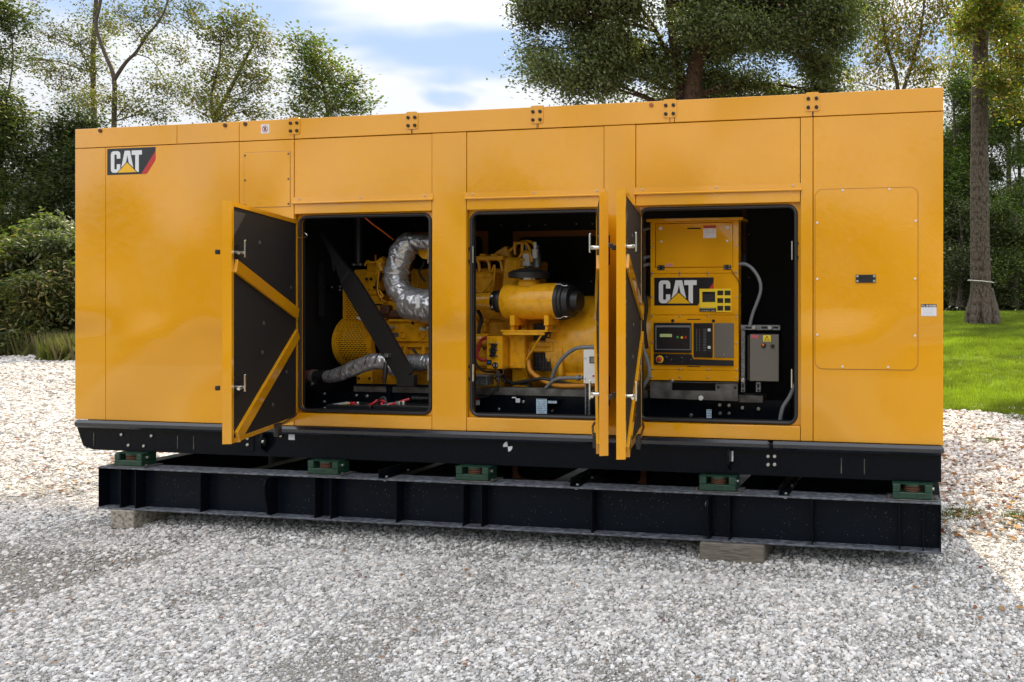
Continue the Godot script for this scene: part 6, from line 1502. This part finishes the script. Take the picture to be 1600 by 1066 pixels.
	grow("pine_tree", "tall straight pine with thick grey bark standing in the lawn", "", Vector3(8.486, 1.100, -19.834), [[[Vector3(8.486, 1.100, -19.834) + Vector3(0, -0.1, 0), Vector3(8.466, 1.440, -19.830), Vector3(8.427, 2.840, -19.823), Vector3(8.407, 5.240, -19.820), Vector3(8.407, 8.240, -19.820), Vector3(8.447, 11.240, -19.827), Vector3(8.466, 13.640, -19.830), Vector3(8.466, 15.640, -19.830)], 0.40, 0.2]],
		scatter_blobs([[Vector3(5.899, 11.729, -17.143), 48], [Vector3(6.704, 12.184, -17.285), 50], [Vector3(7.331, 11.547, -17.396), 45], [Vector3(5.630, 12.547, -17.096), 45], [Vector3(7.592, 13.144, -19.473), 55], [Vector3(9.350, 12.946, -19.783), 55], [Vector3(8.471, 13.739, -19.628), 60], [Vector3(7.787, 14.532, -19.507), 50], [Vector3(9.252, 14.731, -19.766), 50], [Vector3(8.471, 15.425, -19.628), 45]], 50.0, 16.0), "bush", dark, pine_bark, 109, 7)
	grow("sapling", "bright green sapling boughs leaning out beside the pine's upper trunk", grp, Vector3(8.507, 1.227, -20.650), [[[Vector3(8.507, 1.227, -20.650), Vector3(8.479, 4.727, -20.543), Vector3(8.512, 6.560, -20.448), Vector3(8.939, 8.240, -19.914), Vector3(9.015, 9.762, -19.115)], 0.05, 0.02]],
		scatter_blobs([[Vector3(8.465, 8.580, -18.815), 20], [Vector3(8.994, 8.312, -18.908), 24], [Vector3(7.974, 10.344, -18.728), 26], [Vector3(8.598, 10.612, -18.838), 30], [Vector3(9.258, 10.076, -18.955), 34], [Vector3(9.485, 9.155, -18.995), 30], [Vector3(7.700, 9.916, -18.883), 18], [Vector3(8.409, 11.130, -18.805), 30], [Vector3(9.447, 7.679, -18.988), 26]], 52.0, 36.0), "broad", lush + gold, bark, 131, 6)
	var pine := get_node("pine_tree") as Node3D
	var roots := G()
	for i in 9:
		var an := TAU * i / 9.0 + 0.2 * sin(i * 5.0)
		var o2 := Vector3(8.486, 1.100, -19.834)
		var dd := Vector3(cos(an), 0, sin(an))
		roots.tube(curve([o2 + dd * 0.18 + Vector3(0, 1.1, 0), o2 + dd * 0.36 + Vector3(0, 0.35, 0), o2 + dd * (0.47 + 0.08 * sin(i * 3.1)) + Vector3(0, -0.05, 0)], 4), [0.16, 0.16, 0.16, 0.17, 0.17, 0.16, 0.14, 0.11, 0.07], 8)
	part(pine, "root_flare", roots, pine_bark)
	var cord := []
	var cp := Vector3(8.447, 2.440, -19.827)
	for i in 21: cord.append(cp + Vector3(cos(TAU * i / 20) * 0.4, -0.04 * cos(TAU * i / 20), sin(TAU * i / 20) * 0.4))
	tag(own(self, "cord", G().tube(cord, 0.016, 5, false), M.light_grey), "pale cord tied round the pine's trunk", "cord")
	grow("maple_tree", "fresh green broad leaved tree around the pine's upper trunk", grp, Vector3(11.801, 1.074, -43.774), [[[Vector3(11.801, 1.074, -43.774), Vector3(11.878, 8.680, -43.788), Vector3(11.686, 14.532, -43.754), Vector3(11.225, 18.042, -43.673), Vector3(11.071, 21.943, -43.646)], 0.210, 0.070]],
		scatter_blobs([[Vector3(8.578, 16.205, -36.097), 30], [Vector3(9.560, 16.869, -36.271), 36], [Vector3(11.127, 16.233, -38.375), 40], [Vector3(12.132, 14.951, -39.466), 40], [Vector3(12.033, 17.764, -40.363), 40], [Vector3(8.541, 15.759, -41.473), 28], [Vector3(10.025, 13.590, -36.048), 22], [Vector3(11.281, 14.443, -41.956), 34], [Vector3(12.540, 13.127, -42.179), 40], [Vector3(9.381, 17.457, -43.347), 30], [Vector3(10.717, 19.010, -38.303), 50], [Vector3(8.754, 20.117, -39.784), 45], [Vector3(12.746, 19.755, -40.489), 50]], 26.9, 14.0), "wide_far", lush + gold, bark, 110, 6)
	var wn := ["dense wood tree filling the gap right of the enclosure", "dense wood tree behind the pine's trunk", "dense wood tree at the right edge, behind the pine", "dark undergrowth tree low beside the enclosure's right end", "dark undergrowth tree low at the right edge"]
	for k in 5:
		var foot: Vector3 = [Vector3(8.080, 1.709, -31.744), Vector3(9.398, 1.714, -34.008), Vector3(11.132, 1.712, -33.299), Vector3(8.275, 1.648, -29.748), Vector3(10.627, 1.648, -30.163)][k]
		var hh: float = [10.5, 9.5, 11.0, 4.5, 4.5][k]
		var wide: float = [1.5, 1.7, 1.7, 1.5, 1.5][k]
		var r := RandomNumberGenerator.new()
		r.seed = 600 + k
		var bl := []
		for i in (26 if k < 3 else 16):
			var f := (0.12 + 0.88 * i / 26.0) if k < 3 else (0.05 + 0.9 * i / 16.0)
			bl.append([foot + Vector3(r.randf_range(-wide, wide), hh * f, r.randf_range(-1.5, 1.5)), r.randf_range(0.8, 1.25), 24])
		grow("wood_tree", wn[k], grp, foot, [[[foot, foot + Vector3(0.1, hh * 0.5, 0), foot + Vector3(0, hh * 0.95, 0)], 0.16, 0.05]], bl, "broad", [lush + dark, oak + lush, lush + oak, oak + dark, oak + lush][k], bark, 610 + k, 7)
	# the woods that close the view all round, too far and dense to tell tree from tree
	var fb := PackedFloat32Array()
	var n := FastNoiseLite.new()
	n.frequency = 0.09
	var r3 := RandomNumberGenerator.new()
	r3.seed = 900
	var wp := dark + green
	for q in [[-70.0, 60.0, -62.0, -42.0, 9000, 4.5], [-75.0, -30.0, -60.0, 30.0, 7000, 5.0], [26.0, 70.0, -50.0, 30.0, 6000, 9.0], [-45.0, 55.0, 26.0, 40.0, 9000, 6.5], [-28.0, -15.5, -30.0, -24.0, 3000, 4.0], [7.0, 26.0, -46.0, -36.0, 9000, 5.0]]:
		for i in q[4]:
			var x := r3.randf_range(q[0], q[1]); var z := r3.randf_range(q[2], q[3])
			var hh: float = q[5] * (1.0 + 0.55 * n.get_noise_2d(x, z) * 2.0)
			var y := hh * pow(r3.randf(), 0.8)
			var col: Color = wp[r3.randi() % wp.size()]
			var s := r3.randf_range(0.8, 1.7)
			put(fb, (Basis(Vector3.UP, r3.randf() * TAU)).scaled(Vector3(s, s, s)), Vector3(x, ground_height(x, z) + y, z), col)
	var far := make_copies(self, "distant_woods", sprigs.far, M.leaf, fb)
	tag(far, "dark far off woods closing the view behind the yard", "", "", "stuff")
